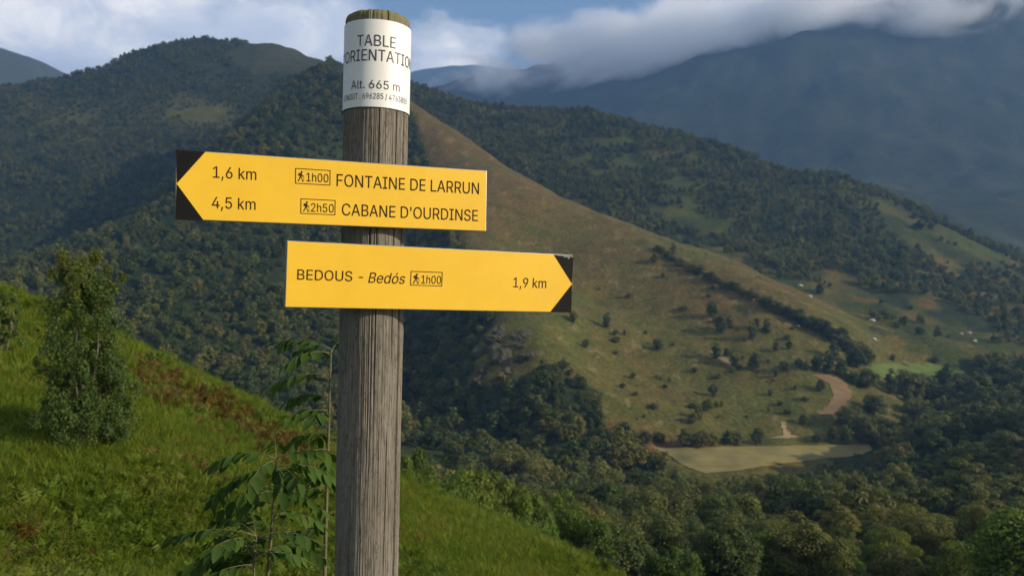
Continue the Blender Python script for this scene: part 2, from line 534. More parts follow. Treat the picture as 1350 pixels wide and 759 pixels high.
def drape(name, rows, mat, lift=0.35, nu=40):
    """sheet laid on the land between photo rows [(py at left, px left, py at right, px right)]"""
    R = []
    fine = []
    for a, b_ in zip(rows[:-1], rows[1:]):
        for t in (0, .2, .4, .6, .8):
            fine.append([p + (q_ - p) * t for p, q_ in zip(a, b_)])
    fine.append(rows[-1])
    jit = random.Random(3)
    for (yl, xl, yr, xr) in fine:
        xl += jit.uniform(-1.5, 1.5)
        xr += jit.uniform(-2, 2)
        row = []
        for k in range(nu + 1):
            t = k / nu
            p = hit(xl + (xr - xl) * t, yl + (yr - yl) * t)
            row.append((p[0], p[1], p[2] + lift))
        R.append(row)
    nv = nu + 1
    vs = [p for r in R for p in r]
    fs = [(i * nv + j, i * nv + j + 1, (i + 1) * nv + j + 1, (i + 1) * nv + j) for i in range(len(R) - 1) for j in range(nu)]
    return tag(link(name, mesh_py(name, vs, fs, mat, True)), kind='structure')


drape('hay_field', [(591, 862, 586, 1146), (596, 872, 594, 1150), (603, 886, 601, 1130), (611, 896, 607, 1070), (618, 912, 613, 1020), (624, 930, 621, 968)],
      field_mat('mown_hay', [(0.3, C4(0.165, 0.145, 0.052)), (0.55, C4(0.215, 0.18, 0.068)), (0.75, C4(0.185, 0.175, 0.06))], 0.04, 7.0))
drape('green_meadow', [(480, 1146, 479, 1225), (485, 1140, 485, 1265), (491, 1143, 492, 1272), (497, 1160, 500, 1268), (502, 1190, 504, 1255)],
      field_mat('meadow_grass', [(0.3, C4(0.085, 0.125, 0.026)), (0.7, C4(0.13, 0.16, 0.036))], 0.05))
drape('bare_soil_field', [(494, 1070, 494, 1108), (505, 1092, 505, 1116), (521, 1099, 521, 1124), (535, 1091, 535, 1119), (547, 1078, 547, 1099)],
      field_mat('bare_soil', [(0.3, C4(0.15, 0.098, 0.048)), (0.7, C4(0.22, 0.15, 0.075))], 0.12), nu=12)
drape('dirt_path', [(556, 1030, 556, 1036), (566, 1031, 566, 1037), (574, 1033, 573, 1043), (578, 1010, 577, 1062)],
      field_mat('dirt', [(0.3, C4(0.22, 0.17, 0.09)), (0.7, C4(0.30, 0.23, 0.12))], 0.2), nu=8)
drape('erosion_scar', [(463, 935, 466, 950), (471, 944, 474, 962), (481, 958, 483, 972), (486, 966, 488, 976)],
      field_mat('pale_earth', [(0.3, C4(0.19, 0.145, 0.08)), (0.7, C4(0.28, 0.21, 0.12))], 0.3), nu=5)

# ---- rock
stone, T = mat_new('limestone')
geo = T.n('ShaderNodeNewGeometry')
nz = T.noise(geo.outputs['Position'], 0.5, 8, 0.7)
c = T.ramp(nz, [(0.35, C4(0.028, 0.03, 0.012)), (0.52, C4(0.058, 0.05, 0.022)), (0.72, C4(0.115, 0.092, 0.05))])
bmp = T.n('ShaderNodeBump', i_Strength=1.0, i_Distance=1.0, i_Height=nz)
b = principled(T, Base__Color=c, Roughness=0.95, Normal=bmp.outputs[0])
T.n('ShaderNodeOutputMaterial', i_Surface=b)
white_stone, T = mat_new('pale_boulder')
geo = T.n('ShaderNodeNewGeometry')
c = T.ramp(T.noise(geo.outputs['Position'], 0.8, 6, 0.6), [(0.3, C4(0.32, 0.30, 0.26)), (0.7, C4(0.55, 0.53, 0.48))])
T.n('ShaderNodeOutputMaterial', i_Surface=principled(T, Base__Color=c, Roughness=0.9))


def rock_mesh(name, seed, mat, sub=3, rough=0.35):
    bm = bmesh.new()
    bmesh.ops.create_icosphere(bm, subdivisions=sub, radius=1)
    r = random.Random(seed)
    off = [r.uniform(0, 50) for _ in range(3)]
    for vv in bm.verts:
        p = vv.co
        n_ = float(fbm(p.x * 1.3 + off[0] + p.z, p.y * 1.3 + off[1] - p.z * .7, 1.0, 4, seed))
        q_ = abs(float(fbm(p.x * 3 + off[2], p.z * 3 + p.y * 2, 1.0, 3, seed + 3)))
        vv.co = p * (1 + rough * n_ - 0.25 * q_)
    me = bpy.data.meshes.new(name)
    bm.to_mesh(me)
    bm.free()
    me.materials.append(mat)
    return me


crag = tag(link('crag', None), 'craggy tan rock outcrop on the nose of the bracken ridge above the dark gully', 'rock outcrop')
crag.location = hit(668, 455)
rk = [rock_mesh('rock', 3 + k, stone, 4, 1.1) for k in range(3)]
for k, (px, py, sx, sz) in enumerate(((642, 458, 7, 8), (655, 440, 8, 7), (668, 432, 7, 5), (650, 474, 7, 9), (664, 462, 9, 6), (680, 452, 8, 5), (640, 488, 6, 8), (692, 470, 7, 4.5), (672, 484, 8, 6), (655, 496, 8, 8), (688, 440, 6, 3.5), (630, 505, 7, 8))):
    p = hit(px, py)
    o = link('rock', rk[k % 3], crag)
    o.location = Vector(p) - crag.location - Vector((0, 0, sz * .42))
    o.rotation_euler = (0.3 * math.sin(k * 2.1), 0.5 * math.cos(k * 1.7), k * 1.3)
    o.scale = (sx * 1.1, sx * .9, sz * .7)
bl = [rock_mesh('boulder', 30 + k, white_stone, 2, 0.5) for k in range(2)]
for k, (px, py, s_, where) in enumerate((
        (1055, 377, 2.0, 'leftmost of the white stones above the hedge line, by itself'), (1079, 383, 1.7, 'beside the small dark bush above the hedge'),
        (1067, 392, 2.0, 'just below the small dark bush above the hedge'), (1150, 423, 2.2, 'left end of the scattered stone row on grazed slope'),
        (1172, 417, 1.5, 'small one in the scattered stone row on grazed slope'), (1187, 422, 1.6, 'left of the close pair on the grazed slope'),
        (1193, 422, 1.5, 'right of the close pair on the grazed slope'), (1152, 448, 1.9, 'straight above the green meadow'),
        (1267, 440, 1.4, 'left of the stone pair at far right of grazed slope'), (1278, 439, 1.4, 'right of the stone pair at far right of grazed slope'),
        (1285, 450, 1.7, 'lowest of the stones at far right of grazed slope'), (1053, 430, 1.1, 'alone in the middle of the brown bracken slope'))):
    p = hit(px, py)
    o = tag(link('boulder', bl[k % 2]), 'pale boulder ' + where, 'boulder', 'pale boulders on the far slopes')
    o.location = (p[0], p[1], p[2] + s_ * .25)
    o.rotation_euler = (0, 0, k)
    o.scale = (s_ * 1.5, s_, s_ * .7)
# ------------------------------------------------------------------ trees
def foliage_mat(name, cols, trans=0.32, clump=0.5, spec=0.25):
    m, T = mat_new(name)
    oi = T.n('ShaderNodeObjectInfo')
    geo = T.n('ShaderNodeNewGeometry')
    c = T.ramp(oi.outputs['Random'], [(i / (len(cols) - 1), C4(*k)) for i, k in enumerate(cols)])
    nz = T.noise(geo.outputs['Position'], clump, 3, 0.6)
    rnd = T.math('ADD', T.math('MULTIPLY', nz, 1.1), T.math('MULTIPLY', geo.outputs['Random Per Island'], 0.5))
    big_ = T.noise(geo.outputs['Position'], 0.016, 3, 0.6)
    c = T.mix(1.0, c, T.ramp(big_, [(0.36, C4(0.62, 0.78, 0.85)), (0.5, G(1.0)), (0.64, C4(1.28, 1.22, 1.0))]), 'MULTIPLY')
    v_ = T.ramp(rnd, [(0.45, G(0.62)), (0.8, G(1.0)), (1.1, C4(1.5, 1.4, 1.1))])
    c = T.mix(1.0, c, v_, 'MULTIPLY')
    d = principled(T, Base__Color=c, Roughness=0.6)
    d.inputs['Specular IOR Level'].default_value = spec
    tr = T.n('ShaderNodeBsdfTranslucent', i_Color=T.mix(1.0, c, C4(1.25, 1.35, 0.6), 'MULTIPLY'))
    mx = T.n('ShaderNodeMixShader', i_0=trans, i_1=d, i_2=tr)
    T.n('ShaderNodeOutputMaterial', i_Surface=mx)
    return m


bark, T = mat_new('bark')
geo = T.n('ShaderNodeNewGeometry')
nz = T.noise(T.mapping(geo.outputs['Position'], scale=(6, 6, 1.2)), 1.5, 6, 0.7)
T.n('ShaderNodeOutputMaterial', i_Surface=principled(T, Base__Color=T.ramp(nz, [(0.3, C4(0.05, 0.04, 0.03)), (0.7, C4(0.17, 0.145, 0.115))]), Roughness=0.9))
leaf_wood = foliage_mat('wood_foliage', [(0.042, 0.062, 0.014), (0.066, 0.090, 0.018), (0.105, 0.118, 0.028), (0.125, 0.128, 0.032), (0.06, 0.082, 0.022), (0.14, 0.125, 0.036)], clump=0.35)
leaf_near = foliage_mat('near_foliage', [(0.075, 0.120, 0.015), (0.105, 0.155, 0.018), (0.13, 0.155, 0.020), (0.085, 0.13, 0.018)], 0.4, 0.6)
leaf_shrub = foliage_mat('shrub_foliage', [(0.068, 0.105, 0.026), (0.082, 0.12, 0.028)], 0.3, 1.6)


def tube(path, rad, n=7):
    """tapered tube through points"""
    vs, fs = [], []
    path = [Vector(p) for p in path]
    for i, p in enumerate(path):
        d = (path[min(i + 1, len(path) - 1)] - path[max(i - 1, 0)]).normalized()
        a = d.orthogonal().normalized() if abs(d.z) < .95 else Vector((1, 0, 0)).cross(d).normalized()
        b_ = d.cross(a)
        for k in range(n):
            t = 2 * math.pi * k / n
            vs.append(p + (a * math.cos(t) + b_ * math.sin(t)) * rad[i])
    for i in range(len(path) - 1):
        for k in range(n):
            fs.append((i * n + k, i * n + (k + 1) % n, (i + 1) * n + (k + 1) % n, (i + 1) * n + k))
    fs.append(tuple(range(n))[::-1])
    fs.append(tuple((len(path) - 1) * n + k for k in range(n)))
    return vs, fs


def joined(parts):
    vs, fs = [], []
    for v_, f in parts:
        o = len(vs)
        vs += v_
        fs += [tuple(i + o for i in q_) for q_ in f]
    return vs, fs


def crown_np(rng, R, zc, nclump, nleaf, leaf, rc=0.34, flat=0.95, low=-0.97):
    """leaf-sized faces gathered in clumps through the crown's volume -> verts, quads"""
    R = np.array(R)
    c = []
    while len(c) < nclump:
        d = rng.normal(size=3)
        d /= np.linalg.norm(d)
        if d[2] < low: continue
        r = rng.uniform(0.2, 1.0) ** 0.45
        wob = 0.82 + 0.3 * rng.random()
        c.append(d * R * r * wob * 0.82)
    c = np.array(c)
    rad = rc * R.mean() * rng.uniform(0.6, 1.25, nclump)
    k = rng.integers(0, nclump, nleaf)
    d = rng.normal(size=(nleaf, 3))
    d /= np.linalg.norm(d, axis=1)[:, None]
    d[:, 2] = np.where(d[:, 2] < -0.6, -d[:, 2], d[:, 2])
    pos = c[k] + d * (rad[k] * rng.uniform(0.55, 1.08, nleaf) ** 0.6)[:, None] * np.array([1, 1, 0.8])
    nrm = d * flat + rng.normal(size=(nleaf, 3)) * 0.36
    nrm[:, 2] += 0.25
    nrm /= np.linalg.norm(nrm, axis=1)[:, None]
    t = np.cross(nrm, rng.normal(size=(nleaf, 3)))
    t /= np.linalg.norm(t, axis=1)[:, None]
    bt = np.cross(nrm, t)
    L = leaf * rng.uniform(0.6, 1.3, nleaf)[:, None]
    pos[:, 2] += zc
    v_ = np.stack([pos - t * L, pos + bt * L * .55 - nrm * L * .12, pos + t * L, pos - bt * L * .55 - nrm * L * .12], 1).reshape(-1, 3)
    return v_, np.arange(nleaf * 4).reshape(-1, 4)


def trunk_geo(rng, h, r, nl, reach, n=7, base=-0.6):
    bend = rng.uniform(-.25, .25, (2,))
    path = [(0, 0, base), (bend[0] * .3, bend[1] * .3, h * .3), (bend[0], bend[1], h * .62), (bend[0] * .6, bend[1] * 1.3, h * .8)]
    parts = [tube(path, [r * 1.25, r, r * .6, r * .15], n)]
    for k in range(nl):
        a = 2 * math.pi * (k / nl) + rng.uniform(-.4, .4)
        z0 = h * rng.uniform(.28, .6)
        L = reach * rng.uniform(.7, 1.05)
        p0 = Vector((bend[0] * z0 / h, bend[1] * z0 / h, z0))
        p1 = p0 + Vector((math.cos(a) * L * .5, math.sin(a) * L * .5, L * .35))
        p2 = p0 + Vector((math.cos(a) * L, math.sin(a) * L, L * .9))
        parts.append(tube([p0, p1, p2], [r * .45, r * .3, r * .08], max(4, n - 2)))
    return joined(parts)


SHAPES = [((3.5, 3.3, 4.2), 4.6, 9), ((2.5, 2.6, 4.6), 4.9, 9.5), ((4.0, 3.7, 3.8), 4.1, 8), ((3.0, 3.1, 4.3), 4.7, 9)]


def proto(kind, lod, seed, leafmat):
    rng = np.random.default_rng(seed)
    R, zc, h = SHAPES[kind]
    ncl, nle, lf = {'near': (80, 17000, 0.135), 'mid': (46, 5200, 0.25), 'far': (22, 760, 0.52)}[lod]
    v_, q_ = crown_np(rng, R, zc, ncl, nle, lf, 0.30 if lod != 'far' else 0.36)
    cr = mesh_np('crown', v_, q_, leafmat)
    tv, tf = trunk_geo(rng, h, 0.26, {'near': 8, 'mid': 5, 'far': 0}[lod], 2.1, {'near': 9, 'mid': 6, 'far': 4}[lod])
    return cr, mesh_py('trunk', tv, tf, bark, True)


NEARW = [proto(k, 'near', 150 + k, leaf_wood) for k in range(4)]
MID = [proto(k, 'mid', 100 + k, leaf_wood) for k in range(4)]
NEAR = [proto(k, 'near', 200 + k, leaf_near) for k in range(4)]
FAR = []
for k in range(4):
    cr, tk = proto(k, 'far', 300 + k, leaf_wood)
    o = bpy.data.objects.new('wood_tree_shape', cr)
    FAR.append(o)


def tree(protos, k, loc, h, rz, label, group, name='broadleaf_tree', wide=1.0):
    t = tag(link(name, None), label, 'tree', group)
    t.location = loc
    t.rotation_euler = (0, 0, rz)
    s_ = h / SHAPES[k][2]
    t.scale = (s_ * wide, s_ * wide, s_)
    link('crown', protos[k][0], t)
    link('trunk', protos[k][1], t)
    return t


def ground(x, y):
    z = float(height(x, max(y, 56.0))) if y > 56 else -999
    return max(z, float(h_near(np.array(x), np.array(y)))) if y < 70 else z


def scatter_gn(name, pts, rot, scl, protos, idx, kind='stuff', label=None, cat=None):
    """one object that repeats a few shapes on given points"""
    me = bpy.data.meshes.new(name)
    pts = np.asarray(pts, np.float32)
    me.vertices.add(len(pts))
    me.vertices.foreach_set('co', pts.ravel())
    a = me.attributes.new('rot', 'FLOAT_VECTOR', 'POINT'); a.data.foreach_set('vector', np.asarray(rot, np.float32).ravel())
    a = me.attributes.new('scl', 'FLOAT_VECTOR', 'POINT'); a.data.foreach_set('vector', np.asarray(scl, np.float32).ravel())
    a = me.attributes.new('pick', 'INT', 'POINT'); a.data.foreach_set('value', np.asarray(idx, np.int32))
    o = link(name, me)
    ng = bpy.data.node_groups.new(name, 'GeometryNodeTree')
    ng.interface.new_socket('Geometry', in_out='INPUT', socket_type='NodeSocketGeometry')
    ng.interface.new_socket('Geometry', in_out='OUTPUT', socket_type='NodeSocketGeometry')
    T = NT(ng)
    gi, go = T.n('NodeGroupInput'), T.n('NodeGroupOutput')
    jn = T.n('GeometryNodeJoinGeometry')
    for p in reversed(protos):
        oi = T.n('GeometryNodeObjectInfo', i_Object=p)
        oi.inputs['As Instance'].default_value = True
        ng.links.new(oi.outputs['Geometry'], jn.inputs[0])
    def attr(nm, dt):
        nd = T.n('GeometryNodeInputNamedAttribute', data_type=dt)
        nd.inputs[0].default_value = nm
        return nd.outputs[0]
    ip = T.n('GeometryNodeInstanceOnPoints')
    ng.links.new(gi.outputs[0], ip.inputs['Points'])
    ng.links.new(jn.outputs[0], ip.inputs['Instance'])
    ip.inputs['Pick Instance'].default_value = True
    ng.links.new(attr('pick', 'INT'), ip.inputs['Instance Index'])
    ng.links.new(attr('rot', 'FLOAT_VECTOR'), ip.inputs['Rotation'])
    ng.links.new(attr('scl', 'FLOAT_VECTOR'), ip.inputs['Scale'])
    ng.links.new(ip.outputs[0], go.inputs[0])
    md = o.modifiers.new('scatter', 'NODES')
    md.node_group = ng
    tag(o, label, cat, kind=kind)
    return o


def jitter(x0, x1, y0, y1, s_, rng):
    xs_, ys_ = np.arange(x0, x1, s_), np.arange(y0, y1, s_)
    a, b_ = np.meshgrid(xs_, ys_)
    a = a.ravel() + rng.uniform(-.5, .5, a.size) * s_
    b_ = b_.ravel() + rng.uniform(-.5, .5, b_.size) * s_
    return a, b_


HAY = [(850, 582), (1158, 582), (1160, 600), (1070, 610), (1000, 622), (935, 630), (880, 616)]
MEADOW = [(1125, 472), (1230, 470), (1285, 486), (1280, 504), (1190, 510), (1135, 500)]
SOIL = [(1060, 488), (1120, 488), (1138, 525), (1110, 555), (1065, 553), (1085, 515)]
OPEN_F = [[(905, 195), (935, 205), (920, 215), (885, 205)], [(850, 272), (905, 276), (975, 298), (950, 312), (890, 300)], [(1150, 258), (1230, 292), (1350, 350), (1350, 440), (1300, 400), (1230, 345), (1170, 300)],
          [(880, 300), (1010, 350), (1130, 395), (1250, 430), (1335, 470), (1160, 478), (1090, 430), (990, 385)]]
zones = {}
cand = []
for zone, hid, s_, y0, y1, hh in (('valley_wood', 0, 8.8, 90, 720, 11.0), ('gully_wood', 1, 7.5, 400, 1150, 10.0), ('spur_wood', 2, 9.6, 420, 1250, 10.5),
                                  ('hill_wood', 4, 9.0, 700, 1650, 9.0), ('mountain_wood', 3, 8.8, 900, 1850, 7.5)):
    rng = np.random.default_rng(abs(hid) + 70)
    half = 0.95 * y1
    x, y = jitter(-half, half, y0, y1, s_, rng)
    px = x / y * F + CX
    k = (px > -130) & (px < 1490)
    x, y, px = x[k], y[k], px[k]
    k = who(x, y) == hid
    x, y, px = x[k], y[k], px[k]
    z = height(x, y)
    py = CY - (z - EYE) / y * F
    nn = fbm(x, y, 60, 3, 8)
    if zone == 'valley_wood':
        keep = ~(in_poly(px, py, HAY) | in_poly(px, py, MEADOW) | in_poly(px, py, SOIL)) & ((py > 500) | (px > 1100)) & (nn > -0.5)
        keep &= ~((py < 585) & (px > 850) & (px < 1135))
    elif zone == 'gully_wood':
        keep = in_poly(px, py, GULLY)
    elif zone == 'spur_wood':
        keep = nn > -0.55
    elif zone == 'hill_wood':
        op = np.zeros(len(x), bool)
        for poly in OPEN_F: op |= in_poly(px, py, poly)
        wob = fbm(x, y, 25, 3, 28)
        keep = (~op & (nn + .5 * wob > -0.62)) | (op & (nn + wob > 0.35))
        keep &= ~((py > 360) & (nn + wob * .6 < 0.0))
    else:
        keep = ~(blob(px, py, 375, 75, 75, 26) > 0.4) & ~((blob(px, py, 275, 152, 45, 14) > .5) & (nn < .2)) & (nn > -0.5)
    x, y, z, px, py = x[keep], y[keep], z[keep], px[keep], py[keep]
    hgt = hh * np.clip(rng.lognormal(-.08, .28, len(x)), .45, 1.6) * (1 + 0.4 * fbm(x, y, 45, 2, 4))
    if zone == 'valley_wood':      # crowns below the hay field do not reach up over it
        lim = EYE - (np.interp(px, [840, 880, 930, 1000, 1070, 1160, 1180], [600, 620, 632, 626, 619, 612, 560]) + rng.uniform(-3, 14, len(x)) - CY) / F * y
        cap_ = (px > 845) & (px < 1165) & (py > 598)
        hgt = np.where(cap_, np.clip(lim - z, 3.5, hgt), hgt)
        hgt = np.where(y < 170, np.minimum(hgt, 11), hgt)
    vis = (z + hgt - EYE) / y > g_lookup(HOR, x, y) - 0.004
    x, y, z, px, py, hgt = x[vis], y[vis], z[vis], px[vis], py[vis], hgt[vis]
    top = CY - (z + hgt - EYE) / y * F
    zones[zone] = (x, y, z, hgt, px, py, top)

x, y, z, hgt, px, py, top = zones['valley_wood']
sz = hgt / y * F * ((px > -10) & (px < 1360) & (top < 759))
order = np.argsort(-sz)[:285]
single = np.zeros(len(x), bool)
single[order] = True
for i in order:
    side = ('far left, beside the gully' if px[i] < 780 else 'left of the hay field' if px[i] < 880 else 'under left half of hay field' if px[i] < 1000 else 'under right half of hay field' if px[i] < 1130
            else 'below the green meadow' if px[i] < 1250 else 'by the right edge of picture')
    row = 'front row' if py[i] > 745 else 'second row' if py[i] > 722 else 'middle rows' if py[i] > 700 else 'back rows'
    lb = 'valley wood tree, %s, %s' % (row, side)
    gp = 'valley wood trees, %s, %s' % (row, side)
    tree(NEARW if y[i] < 190 else MID, i % 4, (x[i], y[i], z[i]), hgt[i], i * 1.7, lb, gp, wide=1.15)
for zone, (x, y, z, hgt, px, py, top) in zones.items():
    k = ~single if zone == 'valley_wood' else np.ones(len(x), bool)
    n = int(k.sum())
    rng = np.random.default_rng(n)
    s_ = hgt[k] / 9.0
    w = s_ * rng.uniform(1.0, 1.3, n)
    scatter_gn(zone, np.stack([x[k], y[k], z[k] - .3], 1), np.stack([np.zeros(n), np.zeros(n), rng.uniform(0, 6.28, n)], 1), np.stack([w, w, s_], 1), FAR, rng.integers(0, 4, n),
               label={'valley_wood': 'dense wood covering the valley floor', 'gully_wood': 'dark wood filling the gully beside the bracken ridge', 'spur_wood': 'wood covering the spur left of the post',
                      'hill_wood': 'wood on the hill behind the bracken ridge', 'mountain_wood': 'wood on the mountain at upper left'}[zone], cat='wood')
    print(zone, n)

# trees one can tell apart on the open slope
def slope_tree(px, py, hpx, label, group, k=None, wide=0.9, name='slope_tree'):
    p = hit(px, py)
    k = random.randrange(4) if k is None else k
    p = (p[0], p[1], p[2] - 0.11 * hpx / F * p[1])
    return tree(MID, k, p, 1.1 * hpx / F * p[1], random.uniform(0, 6), label, group, name, wide)


crop = lambda a, c: (750 + .4743 * a, 280 + .4743 * c)
ST = [((240, 140, 14), (262, 182, 8), (290, 118, 16), (85, 216, 6)), ((400, 292, 24), (425, 337, 26), (448, 322, 18), (510, 352, 24), (550, 332, 18), (575, 386, 14), (612, 380, 12), (520, 320, 14)),
      ((12, 306, 16), (48, 378, 14), (105, 322, 20), (155, 342, 8), (250, 382, 16), (238, 368, 9)), ((410, 408, 22), (460, 428, 24), (515, 438, 26), (600, 442, 16), (575, 455, 10), (440, 400, 12)),
      ((402, 512, 18), (386, 552, 18), (345, 586, 16), (362, 576, 18), (425, 540, 10), (555, 556, 9), (560, 510, 10)), ((630, 492, 7), (640, 432, 14), (700, 497, 18), (690, 440, 22), (722, 446, 30), (738, 405, 24), (660, 440, 14))]
SL = ['near the hedge top', 'in the clump on brown bracken', 'right of the lower board', 'halfway down the slope',
      'just above the hay field', 'beside the bare soil field']
for grp, where in zip(ST, SL):
    for a, c, hp in grp:
        px, py = crop(a, c)
        slope_tree(px, py, hp * 1.05, 'small tree on the bracken ridge, ' + where, 'trees on the bracken ridge ' + where)
srng = random.Random(21)
for i in range(46):
    t = srng.random() ** .6
    px, py = 800 + 300 * srng.random(), 370 + 195 * t
    if py < 330 + (px - 870) * .46 or in_poly([px], [py], SOIL)[0]: continue
    slope_tree(px, py, srng.uniform(4, 9), 'low scrub bush dotted on the lower bracken ridge', 'scrub on the lower bracken ridge', wide=srng.uniform(1.0, 1.7), name='scrub_bush')
# hedge running down the ridge
path = [(250, 105), (330, 157), (440, 205), (560, 262), (660, 312), (740, 350), (800, 395), (835, 415)]
hrng = random.Random(4)
for (a0, c0), (a1, c1) in zip(path[:-1], path[1:]):
    n = max(2, int(math.hypot(a1 - a0, c1 - c0) / 13))
    for i in range(n):
        t = i / n
        px, py = crop(a0 + (a1 - a0) * t + hrng.uniform(-4, 4), c0 + (c1 - c0) * t + hrng.uniform(-3, 5))
        f_x = (a0 - 250) / 580
        slope_tree(px, py + 2, 8 + 12 * f_x + hrng.uniform(-2, 6), 'dark bush in the long hedge running down the bracken ridge', 'bushes of the long hedge', wide=1.35, name='hedge_bush')
for a, c, hp, w_ in ((150, 655, 20, 1.1), (180, 648, 12, 1.2), (215, 645, 18, 1.1), (250, 640, 14, 1.1), (320, 648, 22, 1.1), (345, 648, 16, 1.2), (370, 650, 20, 1.2), (398, 648, 16, 1.2), (440, 645, 18, 1.2), (468, 645, 16, 1.2), (522, 642, 20, 1.2)):
    px, py = crop(a, c)
    slope_tree(px, py, hp * 1.2, 'round bushy tree in the row along the upper edge of hay field', 'trees along the hay field', wide=w_, name='field_edge_tree')
for a, c, hp, w_ in ((780, 600, 34, 1.25), (828, 640, 40, 1.2), (770, 642, 26, 1.1), (730, 640, 24, .8), (850, 560, 30, 1.2), (655, 590, 16, 1.2), (690, 638, 12, 1.4), (900, 690, 44, 1.3), (870, 620, 30, 1.1)):
    px, py = crop(a, c)
    slope_tree(px, py, hp, 'large rounded tree at the right end of the hay field', 'trees at the right end of the hay field', wide=w_, name='field_corner_tree')
for a, c, hp, w_ in ((790, 478, 20, 1.0), (832, 488, 30, 1.1), (895, 505, 36, .75), (945, 510, 40, 1.1), (975, 500, 28, 1.1), (1015, 510, 24, 1.2), (760, 460, 24, 1.1), (800, 430, 30, 1.2), (830, 425, 26, 1.2), (900, 412, 10, 1.2), (1145, 425, 18, 1.4), (1170, 420, 14, 1.4), (1020, 418, 10, 1.2), (700, 228, 16, 1.0)):
    px, py = crop(a, c)
    slope_tree(px, py, hp, 'dark tree standing at the edge of the small green meadow' if c > 410 else 'small dark bush among white stones above hedge', 'trees round the green meadow', wide=w_, name='meadow_tree')
# near crowns that rise from behind the grassy slope
for i, (px, ty, Y, k, w_, lb) in enumerate((
        (545, 596, 46, 3, .8, 'green tree just right of the post, behind the grassy slope'), (588, 634, 48, 2, 1.0, 'low leafy bush right of the post on the slope edge'),
        (622, 612, 55, 1, 1.0, 'yellow-green tree, first tall crown right of the post'), (664, 628, 58, 0, .9, 'leafy tree, second tall crown right of the post'),
        (700, 648, 57, 3, .9, 'leafy tree behind slope edge, between the second and the broad crowns'), (742, 652, 62, 0, 1.05, 'broad sunlit tree crown in the middle of the slope-edge row'),
        (785, 682, 60, 2, 1.0, 'broad low crown where the slope edge meets the bottom of picture'), (838, 700, 72, 0, 1.0, 'round crown right of where the grassy slope leaves the picture'),
        (700, 690, 42, 2, .8, 'low bush hugging the edge of the grassy slope'), (655, 676, 40, 2, .7, 'small low bush on the edge of grassy slope left of the other'),
        (890, 722, 84, 3, 1.1, 'dark crown at the bottom edge under the hay field'), (962, 716, 96, 0, 1.0, 'bright green crown at the bottom edge, left of a pair'),
        (1005, 704, 100, 2, 1.0, 'bright green crown at the bottom edge, right of a pair'), (1058, 730, 96, 1, .9, 'narrow yellow-green crown at the bottom edge'),
        (1110, 722, 104, 0, 1.0, 'brownish crown at the bottom edge, middle of the right half'), (1172, 700, 118, 2, 1.1, 'olive crown behind the bottom-edge trees'),
        (1215, 735, 92, 3, 1.0, 'low crown at the bottom edge left of the bright right-hand tree'), (1268, 714, 88, 0, 1.0, 'bright green tree at the bottom right of picture'),
        (1345, 672, 80, 1, 1.2, 'dark tree cut by the right edge of the picture'), (1320, 745, 86, 2, 1.1, 'low crown in the bottom right corner'))):
    if Y < 76 and px < 870: Y, w_ = Y * 1.45, w_ * .62
    x = (px - CX) / F * Y
    gz_ = ground(x, Y)
    zt = EYE + (CY - ty) / F * Y
    tree(NEAR, k, (x, Y, gz_), max(3.0, (zt - gz_) * 1.1), i * 2.3, lb, 'near trees below the grassy slope', 'leafy_tree', w_)
# ------------------------------------------------------------------ the signpost
wood, T = mat_new('weathered_wood')
tco = T.n('ShaderNodeTexCoord')
ob = tco.outputs['Object']
streak = T.noise(T.mapping(ob, scale=(34, 34, 2.6)), 2.0, 8, 0.62, 1.2)
fibre = T.noise(T.mapping(ob, scale=(210, 210, 5)), 2.0, 6, 0.7, 1.0)
blot = T.noise(ob, 7.0, 5, 0.6)
flake = T.noise(T.mapping(ob, scale=(46, 46, 6.5)), 1.6, 6, 0.62, 1.4)
c = T.ramp(streak, [(0.28, C4(0.115, 0.102, 0.086)), (0.46, C4(0.162, 0.147, 0.126)), (0.6, C4(0.195, 0.18, 0.156)), (0.75, C4(0.24, 0.224, 0.197))])
c = T.mix(T.ramp(blot, [(0.4, G(0)), (0.72, G(0.4))]), c, C4(0.13, 0.115, 0.085))
c = T.mix(T.ramp(fibre, [(0.26, G(0.55)), (0.40, G(0))]), c, C4(0.05, 0.04, 0.03))
line = T.math('ABSOLUTE', T.math('SUBTRACT', flake, 0.5))
c = T.mix(T.ramp(line, [(0.0, G(0.7)), (0.015, G(0.35)), (0.03, G(0))]), c, C4(0.035, 0.028, 0.02))
sepz = T.n('ShaderNodeSeparateXYZ', i_0=ob)
mossf = T.math('MULTIPLY', T.ramp(T.math('MULTIPLY', T.math('SUBTRACT', T.math('ADD', sepz.outputs[2], T.math('MULTIPLY', blot, 0.02)), 2.168), 60.0), [(0.0, G(0)), (1.0, G(1))]), T.ramp(streak, [(0.3, G(0.25)), (0.6, G(0.95))]))
c = T.mix(mossf, c, C4(0.17, 0.165, 0.055))
hgt_ = T.math('ADD', T.math('MULTIPLY', fibre, 0.5), T.math('ADD', T.math('MULTIPLY', streak, 0.8), T.math('MULTIPLY', flake, 0.9)))
bmp = T.n('ShaderNodeBump', i_Strength=0.8, i_Distance=0.003, i_Height=hgt_)
b = principled(T, Base__Color=c, Roughness=0.85, Normal=bmp.outputs[0])
b.inputs['Specular IOR Level'].default_value = 0.2
T.n('ShaderNodeOutputMaterial', i_Surface=b)

